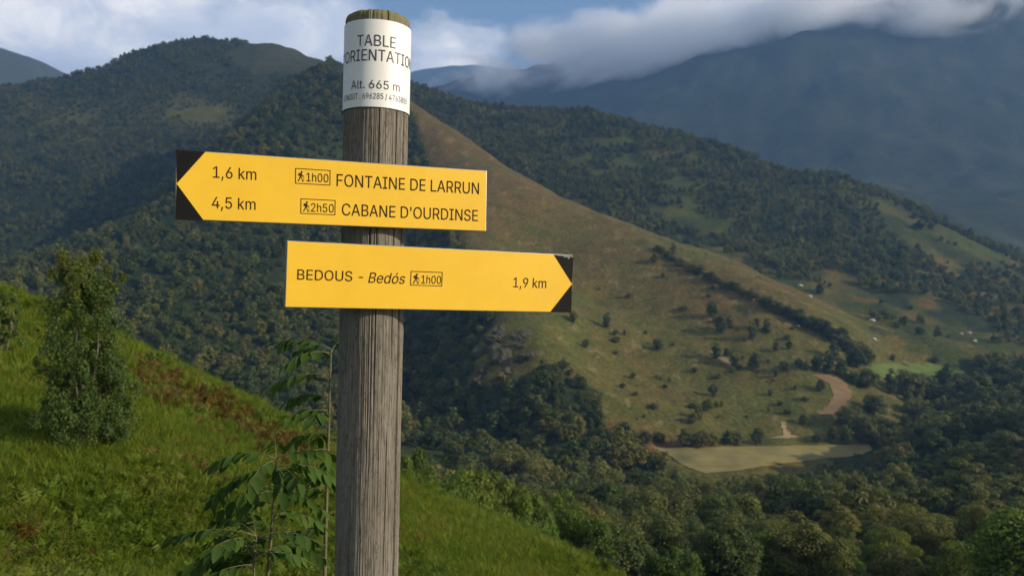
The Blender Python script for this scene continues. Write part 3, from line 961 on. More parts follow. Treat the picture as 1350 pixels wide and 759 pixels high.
yellow, T = mat_new('yellow_enamel')
tco = T.n('ShaderNodeTexCoord')
d1 = T.noise(tco.outputs['Object'], 9.0, 6, 0.65)
d2 = T.noise(T.mapping(tco.outputs['Object'], scale=(3, 3, 30)), 8.0, 5, 0.7)
c = T.ramp(d1, [(0.3, C4(0.69, 0.415, 0.012)), (0.6, C4(0.75, 0.46, 0.016)), (0.8, C4(0.73, 0.455, 0.028))])
c = T.mix(T.ramp(d2, [(0.55, G(0)), (0.85, G(0.25))]), c, C4(0.55, 0.33, 0.06))
bmp = T.n('ShaderNodeBump', i_Strength=0.08, i_Distance=0.002, i_Height=d1)
b = principled(T, Base__Color=c, Roughness=T.ramp(d2, [(0.3, G(0.42)), (0.8, G(0.62))]), Normal=bmp.outputs[0])
T.n('ShaderNodeOutputMaterial', i_Surface=b)


def plain(name, col, rough=0.5, metal=0.0, vary=0.25, scale=30.0, spec=0.5):
    m, T = mat_new(name)
    tco = T.n('ShaderNodeTexCoord')
    nz = T.noise(tco.outputs['Object'], scale, 5, 0.6)
    lo, hi = tuple(k * (1 - vary) for k in col), tuple(min(1, k * (1 + vary)) for k in col)
    b = principled(T, Base__Color=T.ramp(nz, [(0.3, C4(*lo)), (0.7, C4(*hi))]), Roughness=rough, Metallic=metal)
    b.inputs['Specular IOR Level'].default_value = spec
    T.n('ShaderNodeOutputMaterial', i_Surface=b)
    return m


alu = plain('dull_aluminium', (0.30, 0.285, 0.25), 0.45, 0.6)
blk = plain('black_print', (0.006, 0.006, 0.007), 0.7, spec=.15)
brown_ink = plain('dark_brown_ink', (0.022, 0.008, 0.005), 0.7, spec=.2)
grey_ink = plain('dark_grey_ink', (0.03, 0.03, 0.045), 0.5)
worn = plain('scuffed_metal', (0.20, 0.20, 0.195), 0.6, 0.2, 0.5, 200)
platem = plain('white_plate', (0.70, 0.71, 0.715), 0.5, 0.0, 0.05, 14)

TILT = math.radians(1.24)
PB = Vector((-0.3117, 1.575, -0.05))
sign_root = tag(link('signpost', None), 'round weathered wooden signpost with white plate and two yellow direction boards', 'signpost')
RM = Matrix.Translation(PB) @ Matrix.Rotation(TILT, 4, 'Y')
sign_root.matrix_world = RM


def part(name, me, parent, M, PM, label=None):
    """child placed with its matrix M given in world space, PM the parent's"""
    o = link(name, me, parent)
    o.matrix_local = PM.inverted() @ M
    if label: o['label'] = label
    return o


# post: fine rings with splits cut into the wood
RP = 0.0612
nth, nz_ = 620, 280
ztop = 2.182
th = np.linspace(-math.pi, math.pi, nth, endpoint=False)
zz = np.concatenate([np.linspace(-0.35, ztop - .012, nz_), ztop - .012 + .012 * np.sin(np.linspace(.15, 1.5, 8))])
TH, ZZ = np.meshgrid(th, zz)
rad = RP * (1 + 0.022 * np.clip((ZZ - 1.0) / 1.1, 0, 1) + 0.010 * fbm(np.cos(TH) * 2, np.sin(TH) * 2 + ZZ * .8, 1.2, 3, 2))
rad += 0.0011 * fbm(TH * 26, ZZ * 3.0, 1.0, 4, 12) + 0.0007 * fbm(TH * 60, ZZ * 9, 1.0, 3, 19)
crng = np.random.default_rng(8)
cracks = [(-math.pi / 2 + 1.20, 0.9, 1.2, 0.022, 0.036), (-math.pi / 2 + 0.06, 1.75, 0.10, 0.005, 0.016), (-math.pi / 2 + .85, 1.78, 0.3, 0.006, 0.018)]
for k in range(46):
    cracks.append((crng.uniform(-math.pi, math.pi), crng.uniform(0.2, 2.25), crng.uniform(0.06, 0.35), crng.uniform(0.0015, 0.0045), crng.uniform(0.010, 0.018)))
for a0, zc_, half, dep, w_ in cracks:
    wav = a0 + 0.03 * fbm(ZZ * 5, ZZ * 0 + a0 * 9, 1.0, 3, 33)
    da = (TH - wav + math.pi) % (2 * math.pi) - math.pi
    fade = np.clip((half - np.abs(ZZ - zc_)) / (0.35 * half), 0, 1)
    rad -= dep * fade * np.exp(-(da / w_) ** 2)
nb = 8
cap = np.ones(len(zz)); cap[-nb:] = 1 - 0.010 / RP * (1 - np.cos(np.linspace(.15, 1.5, nb)))
rad *= cap[:, None]
pv = np.stack([rad * np.cos(TH), rad * np.sin(TH), ZZ + 0.0014 * (ZZ > ztop - .01) * fbm(TH * 9, TH * 0, 1, 2, 4)], -1).reshape(-1, 3)
vid = np.arange(nth * len(zz)).reshape(len(zz), nth)
nxt = np.roll(vid, -1, 1)
pq = np.stack([vid[:-1], nxt[:-1], nxt[1:], vid[1:]], -1).reshape(-1, 4)
inner = []
for s_, dz in ((0.7, .004), (0.35, .006), (0.02, .006)):
    inner.append(np.stack([RP * .84 * s_ * np.cos(th), RP * .84 * s_ * np.sin(th), ztop + dz + 0.0015 * np.sin(th * 7 + s_ * 9)], -1))
last = vid[-1]
for rr in inner:
    o_ = len(pv)
    pv = np.vstack([pv, rr])
    cur = np.arange(o_, o_ + nth)
    pq = np.vstack([pq, np.stack([last, np.roll(last, -1), np.roll(cur, -1), cur], -1)])
    last = cur
part('post', mesh_np('post', pv, pq, wood, True), sign_root, RM, RM)

# ---- lettering
_cap = {}
try:        # the plain sans that ships with Blender, else its built-in letters
    SANS = bpy.data.fonts.load(bpy.utils.system_resource('DATAFILES', path='fonts') + '/Inter.woff2')
except Exception:
    SANS = None


def text_verts(txt):
    cu = bpy.data.curves.new('lettering', 'FONT')
    cu.body = txt
    if SANS: cu.font = SANS
    cu.size = 1.0
    cu.resolution_u = 6
    o = bpy.data.objects.new('lettering', cu)
    cu.fill_mode = 'NONE'
    me = bpy.data.meshes.new_from_object(o)
    co = np.zeros(len(me.vertices) * 3, np.float32)
    me.vertices.foreach_get('co', co)
    co = co.reshape(-1, 3).astype(float)
    nxt_ = {}
    for ed_ in me.edges:
        a, b_ = ed_.vertices
        nxt_.setdefault(a, []).append(b_)
        nxt_.setdefault(b_, []).append(a)
    bpy.data.objects.remove(o)
    bpy.data.curves.remove(cu)
    bpy.data.meshes.remove(me)
    # closed outlines; each outer outline is filled together with the holes inside it
    seen, loops = set(), []
    for st in sorted(nxt_):
        if st in seen: continue
        lp, cur, prev = [st], st, None
        seen.add(st)
        while True:
            step = [k for k in nxt_[cur] if k not in seen]
            if not step: break
            cur = min(step, key=lambda k: abs(k - cur))
            lp.append(cur)
            seen.add(cur)
        if len(lp) > 2:
            if lp[1] > lp[0] + 1: lp = [lp[0]] + lp[:0:-1]
            loops.append(lp)
    # fill by winding number, so strokes of one letter may overlap
    v2 = [Vector((co[k][0], co[k][1])) for lp in loops for k in lp]
    e2, o_ = [], 0
    for lp in loops:
        e2 += [(o_ + k, o_ + (k + 1) % len(lp)) for k in range(len(lp))]
        o_ += len(lp)
    ov, oe, of, _, _, _ = delaunay_2d_cdt(v2, e2, [], 0, 1e-7)
    ov = np.array([(p.x, p.y) for p in ov])
    tri = np.array(of)
    cen_ = ov[tri].mean(1)
    A_ = np.array([v2[a] for a, _b in e2])
    B2 = np.array([v2[b_] for _a, b_ in e2])
    cr_ = (B2[None, :, 0] - A_[None, :, 0]) * (cen_[:, None, 1] - A_[None, :, 1]) - (cen_[:, None, 0] - A_[None, :, 0]) * (B2[None, :, 1] - A_[None, :, 1])
    up = (A_[None, :, 1] <= cen_[:, None, 1]) & (B2[None, :, 1] > cen_[:, None, 1]) & (cr_ > 0)
    dn = (A_[None, :, 1] > cen_[:, None, 1]) & (B2[None, :, 1] <= cen_[:, None, 1]) & (cr_ < 0)
    wn = up.sum(1) - dn.sum(1)
    fs = [tuple(int(k) for k in t) for t in tri[wn != 0]]
    co = np.concatenate([ov, np.zeros((len(ov), 1))], 1)
    return co, fs


def cap_h():
    if 'H' not in _cap: _cap['H'] = text_verts('H')[0][:, 1].max()
    return _cap['H']


class Board:
    def __init__(s, name, pose, L, depth, label, h=0.12):
        x, y, z, yaw, roll, pit = pose
        s.M = (Matrix.Translation((x, y, z + EYE)) @ Matrix.Rotation(roll, 4, 'Y') @ Matrix.Rotation(pit, 4, 'X') @ Matrix.Rotation(yaw, 4, 'Z'))
        s.L, s.h = L, h
        bm = bmesh.new()
        bmesh.ops.create_cube(bm, size=1)
        for v_ in bm.verts:
            v_.co = Vector((v_.co.x * L, (v_.co.y + .5) * depth, v_.co.z * h))
        bmesh.ops.bevel(bm, geom=list(bm.edges), offset=0.0013, segments=2, affect='EDGES', profile=0.6)
        me = bpy.data.meshes.new(name)
        bm.to_mesh(me)
        bm.free()
        me.materials.append(alu)
        me.materials.append(yellow)
        for p in me.polygons:
            p.material_index = 1 if p.normal.y < -0.999 else 0
        s.o = part(name, me, sign_root, s.M, RM, label)
        s.inv = s.M.inverted()
    def uv(s, px, py):
        """board coordinates under a photo pixel"""
        o = s.inv @ Vector((0, 0, EYE))
        d = s.inv.to_3x3() @ Vector(((px - CX) / F, 1, (CY - py) / F))
        t = -o.y / d.y
        p = o + d * t
        return p.x, p.z, t
    def add(s, name, verts, faces, mat, y=-0.0005, label=None):
        me = mesh_py(name, [(a, y, c_) for a, c_ in verts], faces, mat)
        return part(name, me, s.o, s.M, s.M, label)
    def text(s, txt, x0, x1, base, cap, mat, slant=0.0, name='lettering', bold=0.0):
        u0, w0, t = s.uv(x0, base)
        u1, _, _ = s.uv(x1, base)
        co, fs = text_verts(txt)
        k = (cap * t / F) / cap_h()
        co[:, 0] += slant * co[:, 1]
        a, b_ = co[:, 0].min(), co[:, 0].max()
        xs_ = u0 + (co[:, 0] - a) / (b_ - a) * (u1 - u0)
        zs_ = w0 + co[:, 1] * k
        return s.add(name, np.stack([xs_, zs_], 1), fs, mat)
    def poly(s, name, pix, mat, y=-0.0005):
        pts = [s.uv(*p)[:2] for p in pix]
        return s.add(name, pts, [tuple(range(len(pts)))], mat, y)
    def frame(s, x0, x1, y0, y1, w=1.0):
        a, b_ = s.uv(x0, y0), s.uv(x0, y1)
        r = s.uv(x1, y0)
        x0, x1, z1, z0 = a[0], r[0], a[1], b_[1]
        w *= 1.0 / F * a[2]
        o_ = [(x0, z0), (x1, z0), (x1, z1), (x0, z1), (x0 + w, z0 + w), (x1 - w, z0 + w), (x1 - w, z1 - w), (x0 + w, z1 - w)]
        s.add('time_box', o_, [(0, 1, 5, 4), (1, 2, 6, 5), (2, 3, 7, 6), (3, 0, 4, 7)], brown_ink)
    def hiker(s, x0, x1, y0, y1):
        a, b_ = s.uv(x0, y0), s.uv(x1, y1)
        X = lambda u: a[0] + (b_[0] - a[0]) * u
        Z = lambda v_: b_[1] + (a[1] - b_[1]) * v_
        vs, fs = [], []
        def pg(pts):
            o_ = len(vs)
            vs.extend((X(u), Z(v_)) for u, v_ in pts)
            fs.append(tuple(range(o_, o_ + len(pts))))
        pg([(0.62 + .15 * math.cos(t * math.pi / 5), 0.91 + .09 * math.sin(t * math.pi / 5)) for t in range(10)])
        pg([(.40, .80), (.62, .80), (.66, .62), (.58, .42), (.36, .42), (.40, .60)])
        pg([(.38, .80), (.36, .52), (.16, .54), (.14, .72), (.24, .80)])
        pg([(.56, .76), (.64, .74), (.78, .58), (.96, .54), (.94, .46), (.70, .50)])
        pg([(.36, .44), (.50, .44), (.36, .22), (.18, .0), (.04, .02), (.22, .24)])
        pg([(.46, .44), (.60, .44), (.66, .24), (.72, .0), (.88, .0), (.90, .04), (.78, .06), (.80, .26)][:6])
        pg([(.90, .56), (.94, .56), (1.0, .02), (.96, .02)])
        s.add('hiker_pictogram', vs, fs, brown_ink)


b1 = Board('direction_board', (-0.3144, 1.4727, 0.1749, 0.3723, 0.0127, 0.0024), 0.5671, 0.0145, 'upper yellow board with black tip pointing left')
b2 = Board('direction_board', (-0.1401, 1.5435, 0.0169, 0.4047, 0.0417, 0.0243), 0.5782, 0.0205, 'lower yellow board with black tip pointing right')
b1.text('1,6 km', 281, 338, 234.2, 15.0, brown_ink)
b1.text('4,5 km', 279.5, 337, 274.2, 15.0, brown_ink)
b1.text('FONTAINE DE LARRUN', 443.8, 631.5, 245.4, 16.0, brown_ink)
b1.text("CABANE D'OURDINSE", 450.8, 630, 283.8, 15.6, brown_ink)
b1.frame(389.4, 435.8, 221.6, 242.0, .9)
b1.frame(396.4, 442.4, 261.6, 281.6, .9)
b1.text('1h00', 404, 433, 239.0, 11.2, brown_ink)
b1.text('2h50', 410, 440, 279.0, 11.2, brown_ink)
b1.hiker(392.2, 401, 225.2, 239.6)
b1.hiker(399.2, 408, 265.2, 279.4)
b2.text('BEDOUS -', 391.8, 478.6, 368.4, 13.6, brown_ink)
b2.text('Bed\u00f3s', 485.4, 534, 372.6, 13.8, brown_ink, slant=0.21)
b2.frame(541.6, 583.6, 357.0, 376.0, .9)
b2.text('1h00', 555.4, 581.4, 373.4, 10.6, brown_ink)
b2.hiker(544.4, 552.6, 360.2, 374.0)
b2.text('1,9 km', 676.6, 720, 378.4, 12.8, brown_ink)
# black arrow ends
b1.poly('arrow_tip', [(231.7, 197.2), (271.0, 200.0), (233.4, 241.6)], blk)
b1.poly('arrow_tip', [(230.9, 288.9), (233.2, 242.6), (268.5, 290.5)], blk)
b2.poly('arrow_tip', [(730.0, 335.6), (756.0, 336.4), (754.0, 373.6)], blk)
b2.poly('arrow_tip', [(753.9, 374.6), (753.0, 411.8), (725.5, 410.9)], blk)
b2.poly('scuff', [(732.5, 336.2), (738, 337.4), (741.5, 337.2), (744.5, 339.5), (747, 338.2), (749.5, 341.5), (752, 338.2), (755.0, 339.4), (755.2, 337.2)], worn, -0.0009)

# ---- white plate bent round the head of the post
RL = 0.0652
zl0, zl1 = 1.994, 2.160
a0, a1 = -math.pi / 2 - 1.95, -math.pi / 2 + 1.95
vs, fs = [], []
n = 72
for i in range(n + 1):
    t = a0 + (a1 - a0) * i / n
    for r_, z_ in ((RL, zl0), (RL, zl1), (RL - .0012, zl1), (RL - .0012, zl0)):
        vs.append((r_ * math.cos(t), r_ * math.sin(t), z_))
for i in range(n):
    for k in range(4):
        fs.append((i * 4 + k, i * 4 + 4 + k, i * 4 + 4 + (k + 1) % 4, i * 4 + (k + 1) % 4))
fs += [(0, 1, 2, 3), (n * 4 + 3, n * 4 + 2, n * 4 + 1, n * 4)]
me = mesh_py('name_plate', vs, fs, platem)
for p in me.polygons:
    p.use_smooth = abs(p.normal.z) < .5
for ed_ in me.edges:
    if abs(ed_.vertices[0] - ed_.vertices[1]) == 4: ed_.use_edge_sharp = True
plate = part('name_plate', me, sign_root, RM, RM, 'white plate bent round the head of the post')
RI = RL + 0.0006


def round_text(txt, arc, zb, cap, mid=0.0):
    co, f_s = text_verts(txt)
    a, b_ = co[:, 0].min(), co[:, 0].max()
    k = cap / cap_h()
    ang = -math.pi / 2 + mid + ((co[:, 0] - a) / (b_ - a) - .5) * arc / RL
    v_ = np.stack([RI * np.cos(ang), RI * np.sin(ang), zb + co[:, 1] * k], 1)
    part('lettering', mesh_py('lettering', v_, f_s, grey_ink), plate, RM, RM)


CAM_A = 0.176      # bearing of the camera seen from the post
round_text('TABLE', 0.077, 2.109, 0.0212, CAM_A * .75)
round_text("D'ORIENTATION", 0.196, 2.0810, 0.0216, CAM_A * .72)
round_text('Alt. 665 m', 0.101, 2.0285, 0.0160, CAM_A * .7)
round_text('UTM30T : 696285 / 4763855', 0.152, 2.0090, 0.0108, CAM_A * .55)
# ------------------------------------------------------------------ grass, bracken and shrubs on the near slope
def blade_mat(name, stops, trans=0.42, patch=None):
    m, T = mat_new(name)
    oi = T.n('ShaderNodeObjectInfo')
    geo = T.n('ShaderNodeNewGeometry')
    nz = T.noise(geo.outputs['Position'], 0.55, 4, 0.6)
    fac = T.math('ADD', T.math('MULTIPLY', oi.outputs['Random'], 0.45), T.math('MULTIPLY', T.math('SUBTRACT', nz, 0.22), 1.0))
    c = T.ramp(fac, [(p, C4(*k)) for p, k in stops])
    d = principled(T, Base__Color=c, Roughness=0.65)
    d.inputs['Specular IOR Level'].default_value = 0.2
    tr = T.n('ShaderNodeBsdfTranslucent', i_Color=T.mix(1.0, c, C4(1.2, 1.25, 0.6), 'MULTIPLY'))
    T.n('ShaderNodeOutputMaterial', i_Surface=T.n('ShaderNodeMixShader', i_0=trans, i_1=d, i_2=tr))
    return m


m_grass = blade_mat('grass_blades', [(0.15, (0.078, 0.125, 0.012)), (0.4, (0.118, 0.178, 0.014)), (0.62, (0.165, 0.200, 0.020)), (0.85, (0.20, 0.175, 0.034))])
m_fern = blade_mat('green_bracken', [(0.2, (0.072, 0.115, 0.012)), (0.5, (0.105, 0.158, 0.014)), (0.8, (0.125, 0.145, 0.020))])
m_rust = blade_mat('rusty_bracken', [(0.2, (0.085, 0.075, 0.016)), (0.5, (0.135, 0.078, 0.022)), (0.8, (0.12, 0.11, 0.024))])


def tuft(seed, n, h, spread, w, mat):
    r = random.Random(seed)
    vs, fs = [], []
    for k in range(n):
        a = r.uniform(0, 6.283)
        d = Vector((math.cos(a), math.sin(a), 0))
        s_ = Vector((-d.y, d.x, 0))
        b0 = d * r.uniform(0, spread * .6) + s_ * r.uniform(-.05, .05)
        hh = h * r.uniform(.5, 1.15)
        lean = r.uniform(.2, .9) * hh
        o_ = len(vs)
        p1 = b0 + d * lean * .25 + Vector((0, 0, hh * .6))
        p2 = b0 + d * lean + Vector((0, 0, hh * r.uniform(.75, 1.0)))
        vs += [b0 - s_ * w - Vector((0, 0, .05)), b0 + s_ * w - Vector((0, 0, .05)), p1 + s_ * w * .8, p1 - s_ * w * .8, p2]
        fs += [(o_, o_ + 1, o_ + 2, o_ + 3), (o_ + 3, o_ + 2, o_ + 4)]
    return bpy.data.objects.new('grass_tuft_shape', mesh_py('grass_tuft', vs, fs, mat))


def fern(seed, nf, h, mat):
    r = random.Random(seed)
    vs, fs = [], []
    for k in range(nf):
        a = r.uniform(0, 6.283)
        d = Vector((math.cos(a), math.sin(a), 0))
        L = h * r.uniform(.8, 1.3)
        prev = None
        for j in range(9):
            t = j / 8
            c_ = d * (L * .75 * t ** 1.3) + Vector((0, 0, L * (math.sin(t * 1.9) * .75)))
            if j:
                s_ = Vector((-d.y, d.x, 0))
                for sg in (-1, 1):
                    wl = L * .34 * math.sin(min(1, t * 1.25 + .12) * math.pi) ** .8 + .01
                    o_ = len(vs)
                    tip = c_ + s_ * sg * wl + d * wl * .35 + Vector((0, 0, -wl * r.uniform(.1, .4)))
                    ax = (c_ - prev) * .45
                    vs += [c_ - ax, c_ + ax, tip]
                    fs.append((o_, o_ + 1, o_ + 2))
            prev = c_
    return bpy.data.objects.new('bracken_shape', mesh_py('bracken', vs, fs, mat))


tufts = [tuft(k, 26, (.22, .30, .17, .26)[k], .16, .007, m_grass) for k in range(4)]
ferns = [fern(20 + k, 8, .30, m_fern) for k in range(3)]
rusts = [fern(40 + k, 8, .28, m_rust) for k in range(3)]
grng = np.random.default_rng(77)


def slope_points(n, y0, y1):
    # even over the ground seen in the picture, thinning with distance
    Y = y0 * (y1 / y0) ** grng.random(n)
    px = grng.uniform(-130, 1050, n)
    x = (px - CX) / F * Y
    z = h_near(x, Y)
    py = CY - (z - EYE) / Y * F
    k = (py < 830) & (py > 330)
    return x[k], Y[k], z[k], px[k], py[k]


def crest_py(px):
    return np.interp(px, [-130, 0, 170, 360, 530, 700, 820], [352, 387, 464, 548, 634, 709, 768])


def do_scatter(name, protos, n, y0, y1, prob, sc, label, cat):
    x, y, z, px, py = slope_points(n, y0, y1)
    k = grng.random(len(x)) < prob(x, y, px, py)
    x, y, z = x[k], y[k], z[k]
    m = len(x)
    s_ = grng.uniform(sc[0], sc[1], m) * (0.75 + 0.02 * y)
    scatter_gn(name, np.stack([x, y, z - .02], 1), np.stack([grng.normal(0, .15, m), grng.normal(0, .15, m), grng.uniform(0, 6.28, m)], 1), np.stack([s_, s_, s_ * grng.uniform(.7, 1.2, m)], 1),
               protos, grng.integers(0, len(protos), m), label=label, cat=cat)
    print(name, m)


def rusty(px, py, x, y):
    d = py - crest_py(px)
    band = np.exp(-((d - 26 - 0.04 * (px - 170)) / 20) ** 2) * np.clip((px - 150) / 40, 0, 1) * np.clip((430 - px) / 50, 0, 1)
    spot = np.clip(fbm(x, y, 3.5, 3, 44) * 2 - .5, 0, 1) * .14
    return np.clip(band * 1.0 + spot, 0, 1)


do_scatter('grass', tufts, 60000, 6.5, 46, lambda x, y, px, py: 1 - .75 * rusty(px, py, x, y), (.7, 1.25), 'rough green grass covering the near slope', 'grass')
do_scatter('bracken', ferns, 15000, 6.5, 44, lambda x, y, px, py: np.clip(.25 + 1.6 * fbm(x, y, 5, 3, 9), 0, 1) * (1 - rusty(px, py, x, y)), (.7, 1.3), 'green bracken growing in the grass of the near slope', 'bracken')
do_scatter('rusty_bracken', rusts, 12000, 8, 44, lambda x, y, px, py: rusty(px, py, x, y), (.7, 1.3), 'rust-brown bracken in a band below the edge of near slope', 'bracken')


# young bushy tree on the slope
def bushy(name, seed, prof, nclump, nleaf, leaf, mat, stems, h):
    """prof: [(z, radius)] outline of an upright bush; returns crown mesh and stem mesh"""
    rng = np.random.default_rng(seed)
    pz, pr = zip(*prof)
    zc_ = rng.uniform(pz[0], pz[-1], nclump * 4)
    rr = np.interp(zc_, pz, pr)
    keep = rng.random(len(zc_)) < rr / max(pr)
    zc_, rr = zc_[keep][:nclump], rr[keep][:nclump]
    a = rng.uniform(0, 6.283, len(zc_))
    ro = rr * rng.uniform(0.05, 1.0, len(zc_)) ** .6 * (1 + .45 * fbm(np.cos(a) * 2 + zc_ * 1.6, np.sin(a) * 2 - zc_, 1.0, 2, seed)) * rng.choice([.9, 1.0, 1.3], len(zc_))
    c_ = np.stack([ro * np.cos(a), ro * np.sin(a), zc_], 1)
    rad_ = rng.uniform(.07, .24, len(c_)) * (h / 4)
    k = rng.integers(0, len(c_), nleaf)
    d = rng.normal(size=(nleaf, 3))
    d /= np.linalg.norm(d, axis=1)[:, None]
    pos = c_[k] + d * (rad_[k] * rng.uniform(.2, 1.1, nleaf))[:, None] * np.array([1, 1, 1.5])
    pos[:, 2] = np.maximum(pos[:, 2], .05)
    nrm = d * .6 + rng.normal(size=(nleaf, 3)) * .5 + np.array([0, 0, .3])
    nrm /= np.linalg.norm(nrm, axis=1)[:, None]
    t = np.cross(nrm, rng.normal(size=(nleaf, 3)) + np.array([0, 0, .8]))
    t /= np.linalg.norm(t, axis=1)[:, None]
    bt = np.cross(nrm, t)
    L = leaf * rng.uniform(.6, 1.4, nleaf)[:, None]
    v_ = np.stack([pos - t * L, pos + bt * L * .42, pos + t * L, pos - bt * L * .42], 1).reshape(-1, 3)
    cr = mesh_np('crown', v_, np.arange(nleaf * 4).reshape(-1, 4), mat)
    parts = []
    for i in range(stems):
        a_ = rng.uniform(0, 6.28)
        r1 = np.interp(h * .5, pz, pr) * rng.uniform(.1, .7)
        hh = h * rng.uniform(.5, .8) if i else h * .82
        parts.append(tube([(0.05 * math.cos(a_), .05 * math.sin(a_), -.15), (r1 * .5 * math.cos(a_), r1 * .5 * math.sin(a_), hh * .35), (r1 * math.cos(a_), r1 * math.sin(a_), hh * .7), (r1 * .9 * math.cos(a_ + .2), r1 * .9 * math.sin(a_ + .2), hh)],
                          [.035, .026, .016, .005], 6))
    tv, tf = joined(parts)
    return cr, mesh_py('trunk', tv, tf, bark, True)


def near_hit(px, py):
    for Y in np.arange(4, 60, .05):
        x = (px - CX) / F * Y
        z = float(h_near(np.array(x), np.array(Y)))
        if z >= EYE + (CY - py) / F * Y: return Vector((x, Y, z))
    return Vector((x, Y, z))


top_leaf = foliage_mat('yellowing_foliage', [(0.10, 0.12, 0.024), (0.12, 0.125, 0.026)], 0.35, 2.0)


def put_bush(name, px, py, prof, n, leaf, mat, seed, label, stems=6, top=None, group=None):
    p = near_hit(px, py)
    h = prof[-1][0]
    cr, tk = bushy(name, seed, prof, max(24, n // 170), n, leaf, mat, stems, h)
    t = tag(link(name, None), label, 'tree' if h > 3 else 'bush', group)
    t.location = p
    link('crown', cr, t)
    link('trunk', tk, t)
    if top:
        c2, _ = bushy(name, seed + 1, top[0], 26, top[1], leaf, top_leaf, 1, h)
        o = link('upper_crown', c2, t)
        o['label'] = 'yellowish leafy top of the young tree'
    return t


pt = near_hit(110, 592)
u = pt.y / F
put_bush('young_tree', 110, 592, [(0, 44 * u), (40 * u, 58 * u), (100 * u, 54 * u), (170 * u, 38 * u), (235 * u, 24 * u)], 64000, .028, leaf_shrub, 5,
         'tall bushy young tree with a yellowish top on the grassy slope at left', 9, ([(190 * u, 26 * u), (222 * u, 36 * u), (240 * u, 34 * u), (264 * u, 14 * u)], 9000))
pt = near_hit(6, 470)
u = pt.y / F
put_bush('small_bush', 4, 468, [(0, 16 * u), (40 * u, 20 * u), (78 * u, 10 * u)], 8000, .045, leaf_shrub, 15, 'small bush at the left edge of the picture, uphill of the young tree', 4)
for i, (px, py, hp, wp, lb) in enumerate(((428, 576, 40, 16, 'small seedling tree on the slope edge just left of the post'), (291, 498, 22, 14, 'low tuft of shrub on the slope edge below the lower board'),
                                          (70, 452, 26, 24, 'low shrub on the slope edge behind the young tree'), (205, 482, 20, 20, 'small shrub on the slope edge right of the young tree'))):
    pt = near_hit(px, py + 3)
    u = pt.y / F
    put_bush('small_bush', px, py + 3, [(0, wp * u * .8), (hp * .5 * u, wp * u), (hp * u, wp * .4 * u)], 2200, .045, leaf_shrub, 50 + i, lb, 3)
# ------------------------------------------------------------------ ash saplings beside the post
m_ash = foliage_mat('ash_leaf', [(0.034, 0.066, 0.014), (0.052, 0.092, 0.018), (0.04, 0.076, 0.018)], 0.25, 6.0, 0.06)
m_stem = plain('sapling_stem', (0.11, 0.10, 0.05), 0.7, 0.0, 0.3, 60)


def leaflet_mesh(seed):
    r = random.Random(seed)
    L, Wd = 1.0, r.uniform(.21, .26)
    vs, fs = [], []
    N = 6
    for i in range(N + 1):
        t = i / N
        w_ = Wd * (math.sin(math.pi * min(1, t ** .8)) ** .75) if 0 < t < 1 else 0.004
        zc_ = -.16 * t * t
        vs += [(-w_, t * L, zc_ + w_ * .35), (0, t * L, zc_), (w_, t * L, zc_ + w_ * .35)]
    for i in range(N):
        fs += [(i * 3, i * 3 + 1, i * 3 + 4, i * 3 + 3), (i * 3 + 1, i * 3 + 2, i * 3 + 5, i * 3 + 4)]
    return mesh_py('leaflet', vs, fs, m_ash, True)


LEAFLETS = [leaflet_mesh(k) for k in range(3)]


def add_leaf(parent, base, az, length, droop, rise, pairs, leaflet, r):
    """pinnate leaf: a thin stalk with leaflets in pairs and one at the tip; +Y is outward"""
    def curve(t):
        return Vector((0, length * t * math.cos(rise * (1 - t)), length * (math.sin(rise) * t - droop * t * t)))
    n = 7
    tv, tf = tube([curve(k / n) for k in range(n + 1)], [.0016 * (1 - .6 * k / n) for k in range(n + 1)], 5)
    lf = link('leaf', mesh_py('leaf_stalk', tv, tf, m_stem, True), parent)
    lf.location = base
    lf.rotation_euler = (0, 0, az)
    spots = []
    pairs += 1
    for k in range(pairs):
        t = .27 + .67 * k / max(1, pairs - .4)
        spots += [(t, 1), (t, -1)]
    spots.append((1.0, 0))
    for t, sd in spots:
        p = curve(t)
        dd = (curve(min(1, t + .02)) - curve(t - .02)).normalized()
        o = link('leaflet', LEAFLETS[r.randrange(3)], lf)
        o.location = p
        pitch = math.asin(max(-1, min(1, dd.z))) - (.25 + r.uniform(0, .5) if sd else .1)
        o.rotation_euler = Euler((pitch, r.uniform(-.4, .4) + sd * .25, -sd * r.uniform(.85, 1.2)), 'XYZ')
        s_ = leaflet * r.uniform(.75, 1.1) * (1.0 if t > .5 else .85)
        o.scale = (s_, s_, s_)
    return lf


